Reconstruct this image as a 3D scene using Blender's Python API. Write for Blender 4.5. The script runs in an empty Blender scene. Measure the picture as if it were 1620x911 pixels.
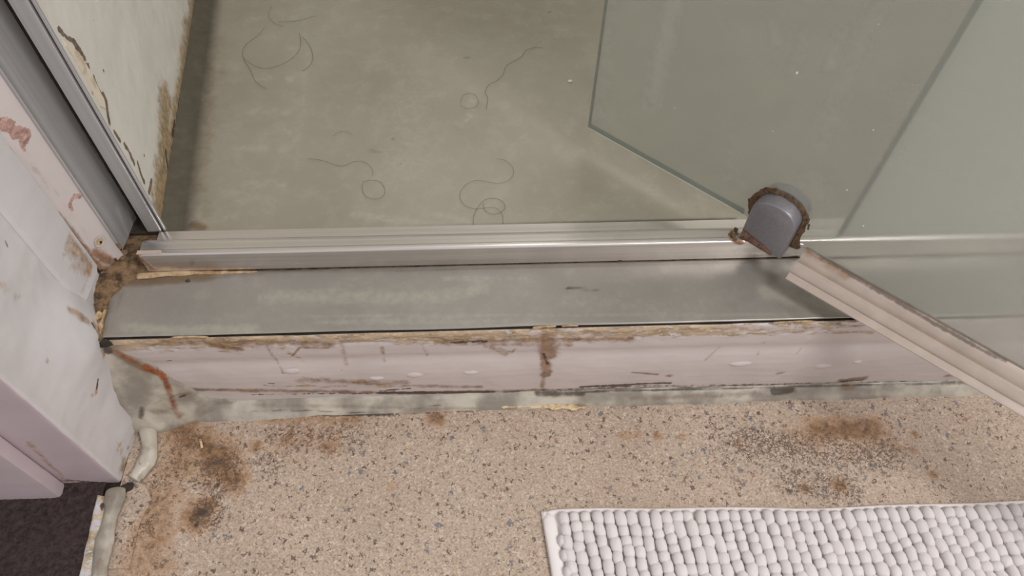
import bpy, bmesh, math, random
import numpy as np
from mathutils import Vector, Matrix, noise as mnoise
from mathutils.bvhtree import BVHTree
random.seed(7); np.random.seed(7)
SC = bpy.context.scene

# ------------------------------------------------------------------ camera
H = 0.80                                   # phone height above the vinyl floor
FPX, CX, CY = 1180.0, 810.0, 455.5         # 1620 x 911 frame
R = np.array([[0.999043606, 0.024240980, -0.036390212],
              [-0.040699515, 0.819739976, -0.571287950],
              [0.015981932, 0.572222638, 0.819942578]])
cam_d = bpy.data.cameras.new('camera'); cam = bpy.data.objects.new('camera', cam_d)
SC.collection.objects.link(cam)
cam_d.sensor_width = 36.0; cam_d.lens = FPX / 1620 * 36; cam_d.clip_start = 0.02
cam.matrix_world = Matrix.Translation((0, 0, H)) @ Matrix([list(r) for r in R]).to_4x4()
SC.camera = cam

# ------------------------------------------------------------------ world, light, exposure
W = bpy.data.worlds.new('world'); SC.world = W; W.use_nodes = True
bg = W.node_tree.nodes['Background']
bg.inputs['Color'].default_value = (1.0, 0.97, 0.965, 1); bg.inputs['Strength'].default_value = 0.66
def area(name, loc, size, power, col, rot=(0, 0, 0)):
    l = bpy.data.lights.new(name, 'AREA'); l.shape = 'SQUARE'; l.size = size; l.energy = power; l.color = col
    o = bpy.data.objects.new(name, l); o.location = loc; o.rotation_euler = rot; SC.collection.objects.link(o); return o
area('ceiling_lamp', (1.25, -0.45, 2.15), 0.8, 44.0, (1.0, 0.970, 0.955))
area('shower_fill', (0.42, 0.98, 2.05), 0.60, 6.0, (1.0, 0.985, 0.955))  # added fill that brightens the shower side; no lamp is seen here
SC.view_settings.view_transform = 'Standard'; SC.view_settings.look = 'None'
SC.view_settings.gamma = 1.0; SC.view_settings.use_curve_mapping = False
SC.view_settings.exposure = 0.0
try: SC.cycles.use_denoising = True
except Exception: pass
SC.cycles.max_bounces = 12; SC.cycles.transmission_bounces = 10; SC.cycles.transparent_max_bounces = 12

# ------------------------------------------------------------------ points: a pixel's ray met with a real surface
def ray(p):
    return R @ np.array([(p[0] - CX) / FPX, -(p[1] - CY) / FPX, -1.0])
def on_plane(p, P0, n):
    d = ray(p); C = np.array([0, 0, H]); P0 = np.array(P0); n = np.array(n)
    return C + d * ((n @ (P0 - C)) / (n @ d))
def at_z(p, z): return on_plane(p, (0, 0, z), (0, 0, 1))
def at_y(p, y): return on_plane(p, (0, y, 0), (0, 1, 0))
def at_x(p, x): return on_plane(p, (x, 0, 0), (1, 0, 0))
def surf(kind, *a):
    return {'z': lambda p: at_z(p, a[0]), 'y': lambda p: at_y(p, a[0]), 'x': lambda p: at_x(p, a[0]),
            'p': lambda p: on_plane(p, a[0], a[1])}[kind]

# ------------------------------------------------------------------ materials
def S(r, g, b):
    f = lambda c: ((c / 255 + 0.055) / 1.055) ** 2.4 if c / 255 > 0.04045 else c / 255 / 12.92
    return (f(r), f(g), f(b), 1)
class NM:
    def __init__(s, name):
        s.m = bpy.data.materials.new(name); s.m.use_nodes = True; s.t = s.m.node_tree
        s.b = s.t.nodes['Principled BSDF']; s.out = s.t.nodes['Material Output']
        s.co = s.t.nodes.new('ShaderNodeTexCoord').outputs['Object']
    def put(s, inp, v):
        if hasattr(v, 'is_output') or isinstance(v, bpy.types.NodeSocket): s.t.links.new(v, inp)
        else: inp.default_value = v
    def node(s, typ, props=None, **ins):
        n = s.t.nodes.new('ShaderNode' + typ)
        for k, v in (props or {}).items(): setattr(n, k, v)
        for k, v in ins.items(): s.put(n.inputs[k.replace('_', ' ')], v)
        return n
    def scaled(s, sc):
        n = s.node('Mapping', Vector=s.co); n.inputs['Scale'].default_value = sc; return n.outputs[0]
    def noise(s, scale, detail=3, rough=0.55, dist=0.0, co=None):
        return s.node('TexNoise', Vector=co or s.co, Scale=scale, Detail=detail, Roughness=rough, Distortion=dist).outputs['Fac']
    def noisec(s, scale, detail=2):
        return s.node('TexNoise', Vector=s.co, Scale=scale, Detail=detail).outputs['Color']
    def vor(s, scale, feature='F1', out='Distance', co=None, rnd=1.0):
        n = s.node('TexVoronoi', {'feature': feature}, Vector=co or s.co, Scale=scale, Randomness=rnd); return n.outputs[out]
    def ma(s, op, a, b=0.0, c=0.0, clamp=False):
        n = s.node('Math', {'operation': op, 'use_clamp': clamp}); s.put(n.inputs[0], a); s.put(n.inputs[1], b)
        if op in ('MULTIPLY_ADD',): s.put(n.inputs[2], c)
        return n.outputs[0]
    def sm(s, v, lo, hi, a=0.0, b=1.0):
        n = s.node('MapRange', {'interpolation_type': 'SMOOTHSTEP'}, Value=v)
        n.inputs[1].default_value = lo; n.inputs[2].default_value = hi; n.inputs[3].default_value = a; n.inputs[4].default_value = b
        return n.outputs[0]
    def mix(s, f, a, b, mode='MIX'):
        n = s.node('Mix', {'data_type': 'RGBA', 'blend_type': mode})
        s.put(n.inputs[0], f); s.put(n.inputs[6], a); s.put(n.inputs[7], b); return n.outputs[2]
    def warp(s, scale, amt):
        c = s.noisec(scale)
        v = s.node('VectorMath', {'operation': 'MULTIPLY_ADD'}); s.put(v.inputs[0], c); v.inputs[1].default_value = (amt,) * 3; s.put(v.inputs[2], s.co)
        return v.outputs[0]
    def dirt(s):
        a = s.node('Attribute', {'attribute_name': 'dirt'}); c = s.node('SeparateColor', Color=a.outputs['Color'])
        return c.outputs[0], c.outputs[1], c.outputs[2]
    def broken(s, ch, scale, amt=0.8, lo=0.35, hi=0.65, detail=5):
        n = s.noise(scale, detail, 0.65)
        v = s.ma('ADD', ch, s.ma('MULTIPLY', s.ma('SUBTRACT', n, 0.5), amt))
        return s.ma('MULTIPLY', s.sm(v, lo, hi), s.sm(ch, 0.0, 0.12))
    def fin(s, col, rough=0.5, metal=0.0, bump=None, bs=0.3, bd=0.001, **kw):
        s.put(s.b.inputs['Base Color'], col); s.put(s.b.inputs['Roughness'], rough); s.put(s.b.inputs['Metallic'], metal)
        for k, v in kw.items(): s.put(s.b.inputs[k.replace('_', ' ')], v)
        if bump is not None:
            b = s.node('Bump', Height=bump); b.inputs['Strength'].default_value = bs; b.inputs['Distance'].default_value = bd
            s.t.links.new(b.outputs[0], s.b.inputs['Normal'])
        return s.m

M = {}
# --- terrazzo-look vinyl
n = NM('terrazzo_vinyl')
r_, g_, b_ = n.dirt()
base = n.mix(n.sm(n.noise(9, 3), 0.3, 0.7), S(188, 169, 152), S(178, 159, 142))
base = n.mix(n.sm(n.noise(420, 3, 0.7), 0.44, 0.70), base, S(146, 124, 106))
base = n.mix(n.sm(n.noise(300, 2, 0.6, co=n.scaled((1, 1.3, 1))), 0.56, 0.68), base, S(203, 185, 167))
def flecks(sc, size, prob, col, seedoff, base, soft=0.03):
    co = n.node('VectorMath', {'operation': 'ADD'}); n.t.links.new(n.warp(330, 0.012), co.inputs[0]); co.inputs[1].default_value = (seedoff, seedoff * 1.7, 0)
    v = n.node('TexVoronoi', {'feature': 'F1', 'voronoi_dimensions': '2D'}, Vector=co.outputs[0], Scale=sc)
    rnd = n.node('SeparateColor', Color=v.outputs['Color'])
    keep = n.ma('LESS_THAN', rnd.outputs[0], prob)
    rad = n.ma('MULTIPLY_ADD', rnd.outputs[1], size * 0.7, size * 0.4)
    d = n.ma('SUBTRACT', rad, v.outputs['Distance'])
    f = n.ma('MULTIPLY', n.sm(d, -soft, soft), keep)
    return n.mix(n.ma('MULTIPLY', f, 0.86), base, col)
base = flecks(230, 0.30, 0.20, S(128, 106, 90), 0.3, base)
base = flecks(210, 0.34, 0.22, S(206, 190, 173), 2.3, base)
base = flecks(170, 0.28, 0.20, S(78, 64, 56), 5.1, base)
base = flecks(100, 0.20, 0.14, S(86, 72, 64), 8.7, base)
base = flecks(80, 0.21, 0.16, S(104, 108, 114), 11.9, base)
base = flecks(60, 0.14, 0.08, S(148, 106, 88), 15.2, base)
och = n.broken(r_, 60, 0.9, 0.02, 0.55)
base = n.mix(n.ma('MULTIPLY', och, 0.42), base, S(168, 122, 74))
brown = n.broken(r_, 120, 1.5, 0.30, 0.95, 6)
base = n.mix(n.ma('MULTIPLY', brown, 0.82), base, n.mix(n.sm(n.noise(110, 5, 0.7), 0.35, 0.65), S(72, 50, 30), S(142, 104, 64)))
w = n.warp(190, 0.016)
crack = n.sm(n.vor(150, 'DISTANCE_TO_EDGE', co=w), 0.03, 0.15, 1.0, 0.0)
cm = n.ma('MULTIPLY', crack, n.sm(n.ma('ADD', g_, n.ma('MULTIPLY', n.ma('SUBTRACT', n.noise(170, 4), 0.5), 1.9)), 0.40, 0.72))
base = n.mix(n.ma('MULTIPLY', cm, n.sm(g_, 0.0, 0.15, 0.0, 0.80)), base, S(78, 60, 46))
blk = n.broken(b_, 150, 1.1, 0.42, 0.7)
base = n.mix(n.ma('MULTIPLY', blk, 0.85), base, S(56, 46, 40))
h = n.ma('ADD', n.noise(300, 4, 0.7), n.ma('MULTIPLY', cm, -0.6))
M['floor'] = n.fin(base, 0.48, bump=h, bs=0.35, bd=0.0012)

# --- old gloss paint with grime (R brown grime, G black mould, B flaked to tan wood)
def paint(name, col, flake, grime, rough=0.38, fs=90, bs=0.35):
    n = NM(name); r_, g_, b_ = n.dirt()
    base = n.mix(n.sm(n.noise(14, 4), 0.35, 0.7), col, tuple(c * 0.93 for c in col[:3]) + (1,))
    stretch = n.scaled((0.45, 1, 1.4))
    fn = n.noise(fs, 6, 0.7, co=stretch)
    fv = n.ma('ADD', b_, n.ma('MULTIPLY', n.ma('SUBTRACT', fn, 0.5), 1.7))
    fl = n.ma('MULTIPLY', n.sm(fv, 0.48, 0.54), n.sm(b_, 0.0, 0.10))
    wood = n.mix(n.sm(n.noise(120, 4, 0.7, co=n.scaled((0.25, 1, 1.6))), 0.42, 0.68), flake, tuple(c * 0.52 for c in flake[:3]) + (1,))
    wood = n.mix(n.sm(n.noise(200, 5, 0.7, co=n.scaled((0.6, 1, 1.5))), 0.52, 0.62, 0, 0.75), wood, tuple(min(1, c * 1.35) for c in flake[:3]) + (1,))
    edge = n.ma('MULTIPLY', n.sm(fv, 0.43, 0.48), n.ma('SUBTRACT', 1.0, n.sm(fv, 0.49, 0.53)))
    base = n.mix(fl, base, wood)
    gr = n.broken(r_, 95, 1.3, 0.15, 0.85)
    base = n.mix(n.ma('MULTIPLY', gr, 0.85), base, n.mix(n.sm(n.noise(130, 4, 0.7), 0.35, 0.65), tuple(c * 0.62 for c in grime[:3]) + (1,), tuple(min(1, c * k) for c, k in zip(grime[:3], (1.7, 1.5, 1.3))) + (1,)))
    bl = n.broken(g_, 190, 0.9, 0.42, 0.62)
    base = n.mix(n.ma('MULTIPLY', bl, 0.9), base, S(62, 46, 34))
    speck = n.ma('MULTIPLY', n.sm(n.vor(60), 0.06, 0.10, 1.0, 0.0), n.sm(n.noise(35), 0.62, 0.66))
    base = n.mix(n.ma('MULTIPLY', speck, 0.7), base, S(120, 100, 84))
    hgt = n.ma('ADD', n.ma('MULTIPLY', fl, -0.8), n.ma('MULTIPLY', n.noise(60, 4), 0.45))
    hgt = n.ma('ADD', hgt, n.ma('MULTIPLY', edge, 0.5))
    return n.fin(base, rough, bump=hgt, bs=bs, bd=0.0015)
M['riser'] = paint('riser_paint', S(202, 191, 188), S(186, 163, 136), S(118, 92, 66), fs=110)
M['post'] = paint('post_paint', S(208, 204, 205), S(196, 178, 150), S(146, 118, 84))
M['jamb'] = paint('jamb_paint', S(208, 198, 196), S(186, 150, 140), S(126, 88, 52))
M['arch'] = paint('architrave_paint', S(196, 180, 184), S(196, 178, 150), S(150, 128, 108))
M['wall'] = paint('shower_wall_paint', S(218, 214, 206), S(120, 104, 92), S(140, 118, 78), rough=0.5, fs=120, bs=0.25)
n = NM('cream_paint'); M['cream'] = n.fin(n.mix(n.sm(n.noise(60, 4), 0.5, 0.7), S(224, 212, 194), S(190, 172, 148)), 0.5, bump=n.noise(200, 3), bs=0.15)
n = NM('white_plaster'); M['plaster'] = n.fin(n.mix(n.noise(6, 3), S(218, 216, 208), S(206, 205, 196)), 0.5)

# --- grey tray and tread sheet (R brown grime, G dark grime and painted shade, B pale limescale, patches and painted highlights)
def sheet(name, a, bcol, metal, rough, dark=(66, 58, 44)):
    n = NM(name); r_, g_, b_ = n.dirt()
    base = n.mix(n.sm(n.noise(5, 4, 0.6), 0.3, 0.7), a, bcol)
    base = n.mix(n.sm(n.noise(38, 5, 0.7), 0.45, 0.75, 0, 0.35), base, tuple(c * 1.28 for c in a[:3]) + (1,))
    base = n.mix(n.sm(n.noise(700, 2), 0.5, 0.8, 0, 0.25), base, tuple(c * 0.75 for c in a[:3]) + (1,))
    base = n.mix(n.ma('MULTIPLY', n.broken(b_, 120, 0.9, 0.2, 0.95), 0.6), base, S(190, 188, 172))
    base = n.mix(n.ma('MULTIPLY', n.broken(r_, 60, 0.8, 0.2, 0.9), 0.75), base, S(118, 92, 60))
    base = n.mix(n.ma('MULTIPLY', n.broken(g_, 70, 0.30, 0.05, 0.95), 0.9), base, S(*dark))
    fine = n.ma('MULTIPLY', n.sm(n.vor(170, co=n.warp(200, 0.006)), 0.05, 0.14, 1.0, 0.0), n.sm(n.noise(26, 3), 0.60, 0.68))
    base = n.mix(n.ma('MULTIPLY', fine, 0.55), base, S(98, 94, 80))
    rg = n.ma('ADD', n.ma('MULTIPLY', n.noise(24, 4), 0.22), rough - 0.11)
    rg = n.ma('ADD', rg, n.ma('MULTIPLY', b_, 0.15))
    return n.fin(base, rg, metal, bump=n.ma('ADD', n.noise(9, 2), n.ma('MULTIPLY', n.noise(500, 3), 0.10)), bs=0.10, bd=0.004)
M['tray'] = sheet('tray_steel', S(168, 163, 149), S(156, 150, 136), 0.35, 0.42)
M['tread'] = sheet('tread_steel', S(160, 155, 148), S(148, 143, 136), 0.4, 0.38)

# --- aluminium (R brown rust grime, G dark grime, B pale haze)
def alu(name, col, rough, bsc=(3, 3, 220), met=0.9):
    n = NM(name); r_, g_, b_ = n.dirt()
    br = n.noise(1.0, 3, 0.6, co=n.scaled(bsc))
    base = n.mix(n.sm(br, 0.35, 0.65), col, tuple(c * 0.88 for c in col[:3]) + (1,))
    rr = n.ma('MULTIPLY', n.broken(r_, 130, 0.9, 0.25, 0.75), 0.92)
    gg = n.ma('MULTIPLY', n.broken(g_, 150, 0.8, 0.25, 0.8), 0.92)
    bb = n.ma('MULTIPLY', n.broken(b_, 90, 0.9, 0.25, 0.9), 0.6)
    base = n.mix(bb, base, S(206, 206, 198))
    base = n.mix(rr, base, n.mix(n.sm(n.noise(180, 3), 0.4, 0.6), S(118, 78, 44), S(168, 128, 86)))
    base = n.mix(gg, base, S(52, 44, 36))
    dull = n.ma('MAXIMUM', n.ma('MAXIMUM', rr, gg), n.ma('MULTIPLY', bb, 0.6))
    return n.fin(base, n.ma('ADD', rough, n.ma('MULTIPLY', dull, 0.3)), n.ma('MULTIPLY_ADD', dull, -met * 0.94, met), bump=n.ma('ADD', br, dull), bs=0.06)
M['alu'] = alu('bar_aluminium', S(222, 216, 211), 0.26, (3, 220, 220), 0.9)
M['alu_v'] = alu('channel_aluminium', S(190, 188, 188), 0.40, (220, 220, 3), 0.35)
M['hinge'] = alu('hinge_satin_metal', S(146, 143, 148), 0.40, (400, 400, 400), 0.6)
def plain(name, a, b, sc, rough=0.8, bump=200, bs=0.5, lo=0.35, hi=0.65, **kw):
    n = NM(name); return n.fin(n.mix(n.sm(n.noise(sc, 5, 0.7), lo, hi), a, b), rough, bump=n.noise(bump, 4, 0.7), bs=bs, **kw)
M['gap'] = plain('dark_gap', S(38, 33, 28), S(60, 50, 40), 120, 0.9)
M['wood'] = plain('bare_wood', S(196, 172, 138), S(150, 122, 88), 90)
M['crust'] = plain('brown_crust', S(72, 53, 38), S(112, 88, 62), 260, 0.85, 420, 0.8)
M['rust_crust'] = plain('rust_crust', S(86, 58, 50), S(124, 92, 74), 240, 0.8, 420, 0.8)
M['filler'] = plain('crumbling_filler', S(134, 108, 80), S(66, 49, 34), 75, 0.9, 420, 0.9, 0.38, 0.66)
M['caulk_tan'] = plain('tan_caulk', S(196, 172, 138), S(160, 130, 94), 120, 0.7, 260, 0.5)
M['hair'] = plain('dark_hair', S(66, 58, 50), S(88, 76, 66), 80, 0.5, 100, 0.0)
M['speck'] = plain('dark_speck', S(52, 46, 54), S(66, 56, 60), 300, 0.7)
M['splinter'] = plain('pale_splinter', S(216, 194, 156), S(150, 118, 78), 190, 0.8, 300, 0.6, 0.45, 0.7)
M['drop'] = plain('white_residue', S(228, 226, 218), S(206, 204, 196), 200, 0.3, 200, 0.2)

# --- sealant (R brown, G black mould, B rust streak)
n = NM('aged_sealant'); r_, g_, b_ = n.dirt()
base = n.mix(n.sm(n.noise(20, 5), 0.36, 0.62), S(194, 187, 173), S(142, 134, 123))
base = n.mix(n.ma('MULTIPLY', n.broken(r_, 70, 0.9, 0.2, 0.85), 0.75), base, S(118, 92, 66))
base = n.mix(n.ma('MULTIPLY', n.broken(g_, 90, 0.9, 0.3, 0.75), 0.85), base, S(62, 54, 46))
base = n.mix(n.ma('MULTIPLY', n.broken(b_, 110, 1.1, 0.2, 1.0), 0.95), base, n.mix(n.sm(n.noise(150), 0.4, 0.6), S(150, 74, 22), S(112, 58, 26)))
M['seal'] = n.fin(base, 0.36, bump=n.noise(60, 4), bs=0.3, bd=0.002, Subsurface_Weight=0.25, Subsurface_Scale=0.004, Subsurface_Radius=(1.0, 0.9, 0.7))
# --- carpet
n = NM('dark_carpet')
M['carpet'] = n.fin(n.mix(n.sm(n.noise(160, 5, 0.75), 0.35, 0.65), S(48, 36, 36), S(84, 68, 66)), 0.95, bump=n.noise(420, 4, 0.8), bs=0.9, bd=0.004)
# --- mat cotton
n = NM('white_chenille')
rnd = n.node('ObjectInfo').outputs['Random']
M['mat'] = n.fin(n.mix(rnd, S(240, 234, 233), S(234, 227, 226)), 0.9, bump=n.noise(900, 4, 0.8), bs=0.55, bd=0.0012, Sheen_Weight=0.35, Sheen_Roughness=0.5)
n = NM('white_hem'); M['hem'] = n.fin(S(238, 232, 231), 0.9, bump=n.noise(1.0, 3, 0.6, co=n.scaled((120, 1600, 200))), bs=0.4)

# --- frosted glass: etched face scatters, body transmits
def frosted(name, rough, haze, col, streak, dcol=S(206, 206, 200)):
    n = NM(name); r_, g_, b_ = n.dirt()
    refr = n.node('BsdfRefraction', Color=col, Roughness=rough, IOR=1.25)
    tr = n.node('BsdfTransparent', Color=col)
    tl = n.node('BsdfTranslucent', Color=col)
    df = n.node('BsdfDiffuse', Color=n.mix(n.ma('MULTIPLY', n.broken(r_, 60, 0.8, 0.2, 0.9), 0.8), dcol, S(120, 90, 58)))
    gl = n.node('BsdfGlossy', Color=(1, 1, 1, 1), Roughness=0.32)
    m1 = n.node('MixShader', Fac=0.6); n.t.links.new(df.outputs[0], m1.inputs[1]); n.t.links.new(tl.outputs[0], m1.inputs[2])
    hz = n.ma('ADD', haze, n.ma('MULTIPLY', n.broken(b_, 45, 0.7, 0.1, 1.0), streak), clamp=True)
    hz = n.ma('ADD', hz, n.ma('MULTIPLY', n.broken(r_, 60, 0.8, 0.2, 0.9), 0.6), clamp=True)
    m2 = n.node('MixShader', Fac=hz); n.t.links.new(refr.outputs[0], m2.inputs[1]); n.t.links.new(m1.outputs[0], m2.inputs[2])
    fr = n.node('Fresnel', IOR=1.35)
    m3 = n.node('MixShader', Fac=n.ma('MULTIPLY', fr.outputs[0], 0.8)); n.t.links.new(m2.outputs[0], m3.inputs[1]); n.t.links.new(gl.outputs[0], m3.inputs[2])
    n.t.links.new(m3.outputs[0], n.out.inputs['Surface'])
    return n.m
M['glass'] = frosted('frosted_glass', 0.16, 0.26, S(247, 248, 245), 0.30)
M['glass2'] = frosted('frosted_panel_glass', 0.2, 0.85, S(244, 246, 244), 0.1, S(236, 236, 230))
n = NM('glass_edge_green'); M['gedge'] = n.fin(S(176, 184, 172), 0.18, Transmission_Weight=0.45, IOR=1.45)
n = NM('glass_edge_highlight'); M['ghighlight'] = n.fin(S(228, 232, 222), 0.2)  # opaque pale colour holds the highlight of the lower glass edge
# --- drip seal plastic
n = NM('milky_seal_plastic'); r_, g_, b_ = n.dirt()
base = n.mix(n.sm(n.noise(30, 3), 0.3, 0.7), S(194, 179, 168), S(180, 166, 155))
base = n.mix(n.ma('MULTIPLY', n.broken(r_, 110, 0.7, 0.2, 0.85), 0.7), base, S(150, 118, 84))
base = n.mix(n.ma('MULTIPLY', n.broken(g_, 140, 0.9, 0.3, 0.7), 0.75), base, S(84, 66, 52))
M['dseal'] = n.fin(base, 0.34, Subsurface_Weight=0.3, Subsurface_Scale=0.004)

# ------------------------------------------------------------------ object helpers
COL = SC.collection
def link(name, me, mat=None, parent=None, smooth=False):
    o = bpy.data.objects.new(name, me); COL.objects.link(o)
    if mat is not None:
        for m_ in (mat if isinstance(mat, (list, tuple)) else [mat]): me.materials.append(m_)
    if smooth:
        for p in me.polygons: p.use_smooth = True
    if parent is not None:
        o.parent = parent; o.matrix_parent_inverse = parent.matrix_world.inverted()
    return o
def tag(o, label=None, cat=None, group=None, kind=None):
    if label: o['label'] = label
    if cat: o['category'] = cat
    if group: o['group'] = group
    if kind: o['kind'] = kind
    return o
def empty(name, loc, label, cat=None, group=None, kind=None):
    o = bpy.data.objects.new(name, None); o.location = loc; o.empty_display_size = 0.05; COL.objects.link(o)
    bpy.context.view_layer.update(); return tag(o, label, cat, group, kind)
def mesh(name, v, f):
    me = bpy.data.meshes.new(name); me.from_pydata([tuple(map(float, q)) for q in v], [], f); me.validate(); me.update(); return me
_cur = [None, None]
def surface_point(fn):
    """where the sight line to a mark in the photo meets the mesh being finished"""
    t, C0 = _cur[1], Vector((0, 0, H))
    def g(p):
        h = t.ray_cast(C0, Vector(ray(p)).normalized())[0] if t else None
        return np.array(h) if h is not None else np.array(fn(p))
    return g
def capsule_mask(P, items, fn):
    """items: (list of points in the photo, radius in mm, strength) placed on the surface by fn"""
    m = np.zeros(len(P)); fn = surface_point(fn)
    for pts, rad, st in items:
        q = [np.array(fn(p)) for p in pts]; r = rad / 1000.0
        if len(q) == 1: q = q * 2
        for a, b in zip(q[:-1], q[1:]):
            d = b - a; L = d @ d
            t = np.clip(((P - a) @ d) / L, 0, 1) if L > 0 else np.zeros(len(P))
            D = np.linalg.norm(P - (a + t[:, None] * d), axis=1)
            x = np.clip(1 - D / r, 0, 1); m = np.maximum(m, st * x * x * (3 - 2 * x))
    return m
def set_dirt_tones(me, Rm=None, Gm=None, Bm=None):  # masks hold dirt, plus shade and highlights painted on tray, tread and seal
    N = len(me.vertices); a = me.color_attributes.new('dirt', 'FLOAT_COLOR', 'POINT')
    c = np.zeros((N, 4), dtype=np.float32); c[:, 3] = 1
    for i, mm in enumerate((Rm, Gm, Bm)):
        if mm is not None: c[:, i] = np.clip(mm, 0, 1)
    a.data.foreach_set('color', c.ravel())
def verts(me):
    a = np.empty(len(me.vertices) * 3, dtype=np.float32); me.vertices.foreach_get('co', a); a = a.reshape(-1, 3).astype(float)
    _cur[0] = me; _cur[1] = BVHTree.FromPolygons([tuple(q) for q in a], [tuple(p.vertices) for p in me.polygons]); return a
def grid(name, U, V, fn, flip=False):
    P = [fn(u, v) for v in V for u in U]; nu = len(U); F = []
    for j in range(len(V) - 1):
        for i in range(nu - 1):
            q = (j * nu + i, j * nu + i + 1, (j + 1) * nu + i + 1, (j + 1) * nu + i); F.append(q[::-1] if flip else q)
    return mesh(name, P, F)
def prism(name, prof, a, b, ax, segs=1):
    """closed profile [(p,q)] swept along axis function ax(t,p,q) for t in a..b"""
    k = len(prof); T = np.linspace(a, b, segs + 1) if not hasattr(segs, '__len__') else np.array(segs); segs = len(T) - 1; V = [ax(t, p, q) for t in T for p, q in prof]; F = []
    for s in range(segs):
        for i in range(k):
            j = (i + 1) % k; F.append((s * k + i, s * k + j, (s + 1) * k + j, (s + 1) * k + i))
    F.append(tuple(range(k))[::-1]); F.append(tuple(segs * k + i for i in range(k)))
    me = mesh(name, V, F); bm = bmesh.new(); bm.from_mesh(me); bmesh.ops.recalc_face_normals(bm, faces=bm.faces); bm.to_mesh(me); bm.free(); return me
def box(name, x0, x1, y0, y1, z0, z1, bev=0.0):
    bm = bmesh.new(); bmesh.ops.create_cube(bm, size=1)
    for v in bm.verts: v.co = Vector((x0 + (v.co.x + .5) * (x1 - x0), y0 + (v.co.y + .5) * (y1 - y0), z0 + (v.co.z + .5) * (z1 - z0)))
    if bev: bmesh.ops.bevel(bm, geom=list(bm.edges), offset=bev, segments=2, affect='EDGES', profile=0.6)
    me = bpy.data.meshes.new(name); bm.to_mesh(me); bm.free(); return me
def smooth_by_angle(o, ang=35):
    me = o.data; bm = bmesh.new(); bm.from_mesh(me)
    for f in bm.faces: f.smooth = True
    for e in bm.edges: e.smooth = len(e.link_faces) == 2 and e.calc_face_angle(0) < math.radians(ang)
    bm.to_mesh(me); bm.free()
def nz(x, y, z=0.0, s=1.0): return mnoise.noise(Vector((x * s, y * s, z * s)))
def fb(x, y, z=0.0, s=1.0): return nz(x, y, z, s) + 0.5 * nz(x + 7, y, z, s * 2) + 0.25 * nz(x, y + 3, z, s * 4)
def bead(name, pts, wid, hgt, down=(0, 0, -1), rough=0.12, n=9, seed=0, flat=True):
    """half-round bead lying along pts on a surface; wid/hgt lists per point (m)"""
    pts = [Vector(p) for p in pts]; N = len(pts); up = -Vector(down); V = []; F = []
    for i, p in enumerate(pts):
        t = (pts[min(i + 1, N - 1)] - pts[max(i - 1, 0)]).normalized(); s = t.cross(up).normalized()
        end = min(1.0, min(i, N - 1 - i) / 1.5 + 0.25)
        for k in range(n):
            a = math.pi * k / (n - 1); r = 1 + rough * fb(i * 0.35 + seed, k * 0.5, seed * 1.3)
            V.append(p + s * math.cos(a) * wid[i] / 2 * r * end + up * (math.sin(a) * hgt[i] * r * end))
    for i in range(N - 1):
        for k in range(n - 1):
            F.append((i * n + k, i * n + k + 1, (i + 1) * n + k + 1, (i + 1) * n + k))
        F.append((i * n + n - 1, i * n, (i + 1) * n, (i + 1) * n + n - 1))
    F.append(tuple(range(n))); F.append(tuple((N - 1) * n + k for k in range(n))[::-1])
    me = mesh(name, V, F); bm = bmesh.new(); bm.from_mesh(me); bmesh.ops.recalc_face_normals(bm, faces=bm.faces); bm.to_mesh(me); bm.free(); return me
def resample(pts, n):
    pts = [Vector(p) for p in pts]; out = []
    for k in range(n):
        t = k / (n - 1) * (len(pts) - 1); i = min(int(t), len(pts) - 2); f_ = t - i
        p0 = pts[max(i - 1, 0)]; p1 = pts[i]; p2 = pts[i + 1]; p3 = pts[min(i + 2, len(pts) - 1)]
        out.append(0.5 * ((2 * p1) + (p2 - p0) * f_ + (2 * p0 - 5 * p1 + 4 * p2 - p3) * f_ ** 2 + (3 * p1 - p0 - 3 * p2 + p3) * f_ ** 3))
    return out

ZT = 0.152                    # tread level
YF, YB = 0.402, 0.4824        # riser face, threshold bar face
# ================================================================== SETTING
# ---- bathroom floor
fz = surf('z', 0.0)
U = np.arange(-0.404, 1.0, 0.003); V = np.arange(-0.25, 0.4105, 0.003)
def floor_pt(x, y):
    return (x, y, 0.0006 * fb(x, y, 0, 9) - 0.0006)
me = grid('floor', U, V, floor_pt); P = verts(me)
Rm = capsule_mask(P, [([(290, 700), (250, 800), (225, 900)], 50, .45), ([(440, 700), (520, 690)], 40, .3), ([(345, 728)], 46, .95), ([(320, 700), (370, 760)], 30, .9), ([(312, 815)], 34, .9), ([(330, 800)], 20, 1), ([(285, 735)], 44, .62), ([(245, 850), (250, 790)], 40, .6),
    ([(280, 670), (300, 700)], 34, .8), ([(225, 870), (260, 900)], 26, .5), ([(690, 662)], 20, .8), ([(520, 706)], 18, .75), ([(405, 705)], 14, .8), ([(456, 695)], 18, .6), ([(420, 660), (560, 665)], 16, .5),
    ([(1270, 690), (1400, 690)], 44, .35), ([(1290, 680), (1380, 678)], 28, .85), ([(1328, 768)], 16, .95), ([(1475, 750)], 12, .8), ([(1274, 772)], 12, .8), ([(1447, 686)], 9, .8), ([(1445, 712)], 10, .7),
    ([(1040, 690)], 12, .7), ([(985, 690), (1010, 688)], 12, .4), ([(1080, 692)], 14, .4), ([(1170, 700)], 14, .5), ([(620, 770)], 10, .5), ([(1420, 690)], 10, .3)], fz)
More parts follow.
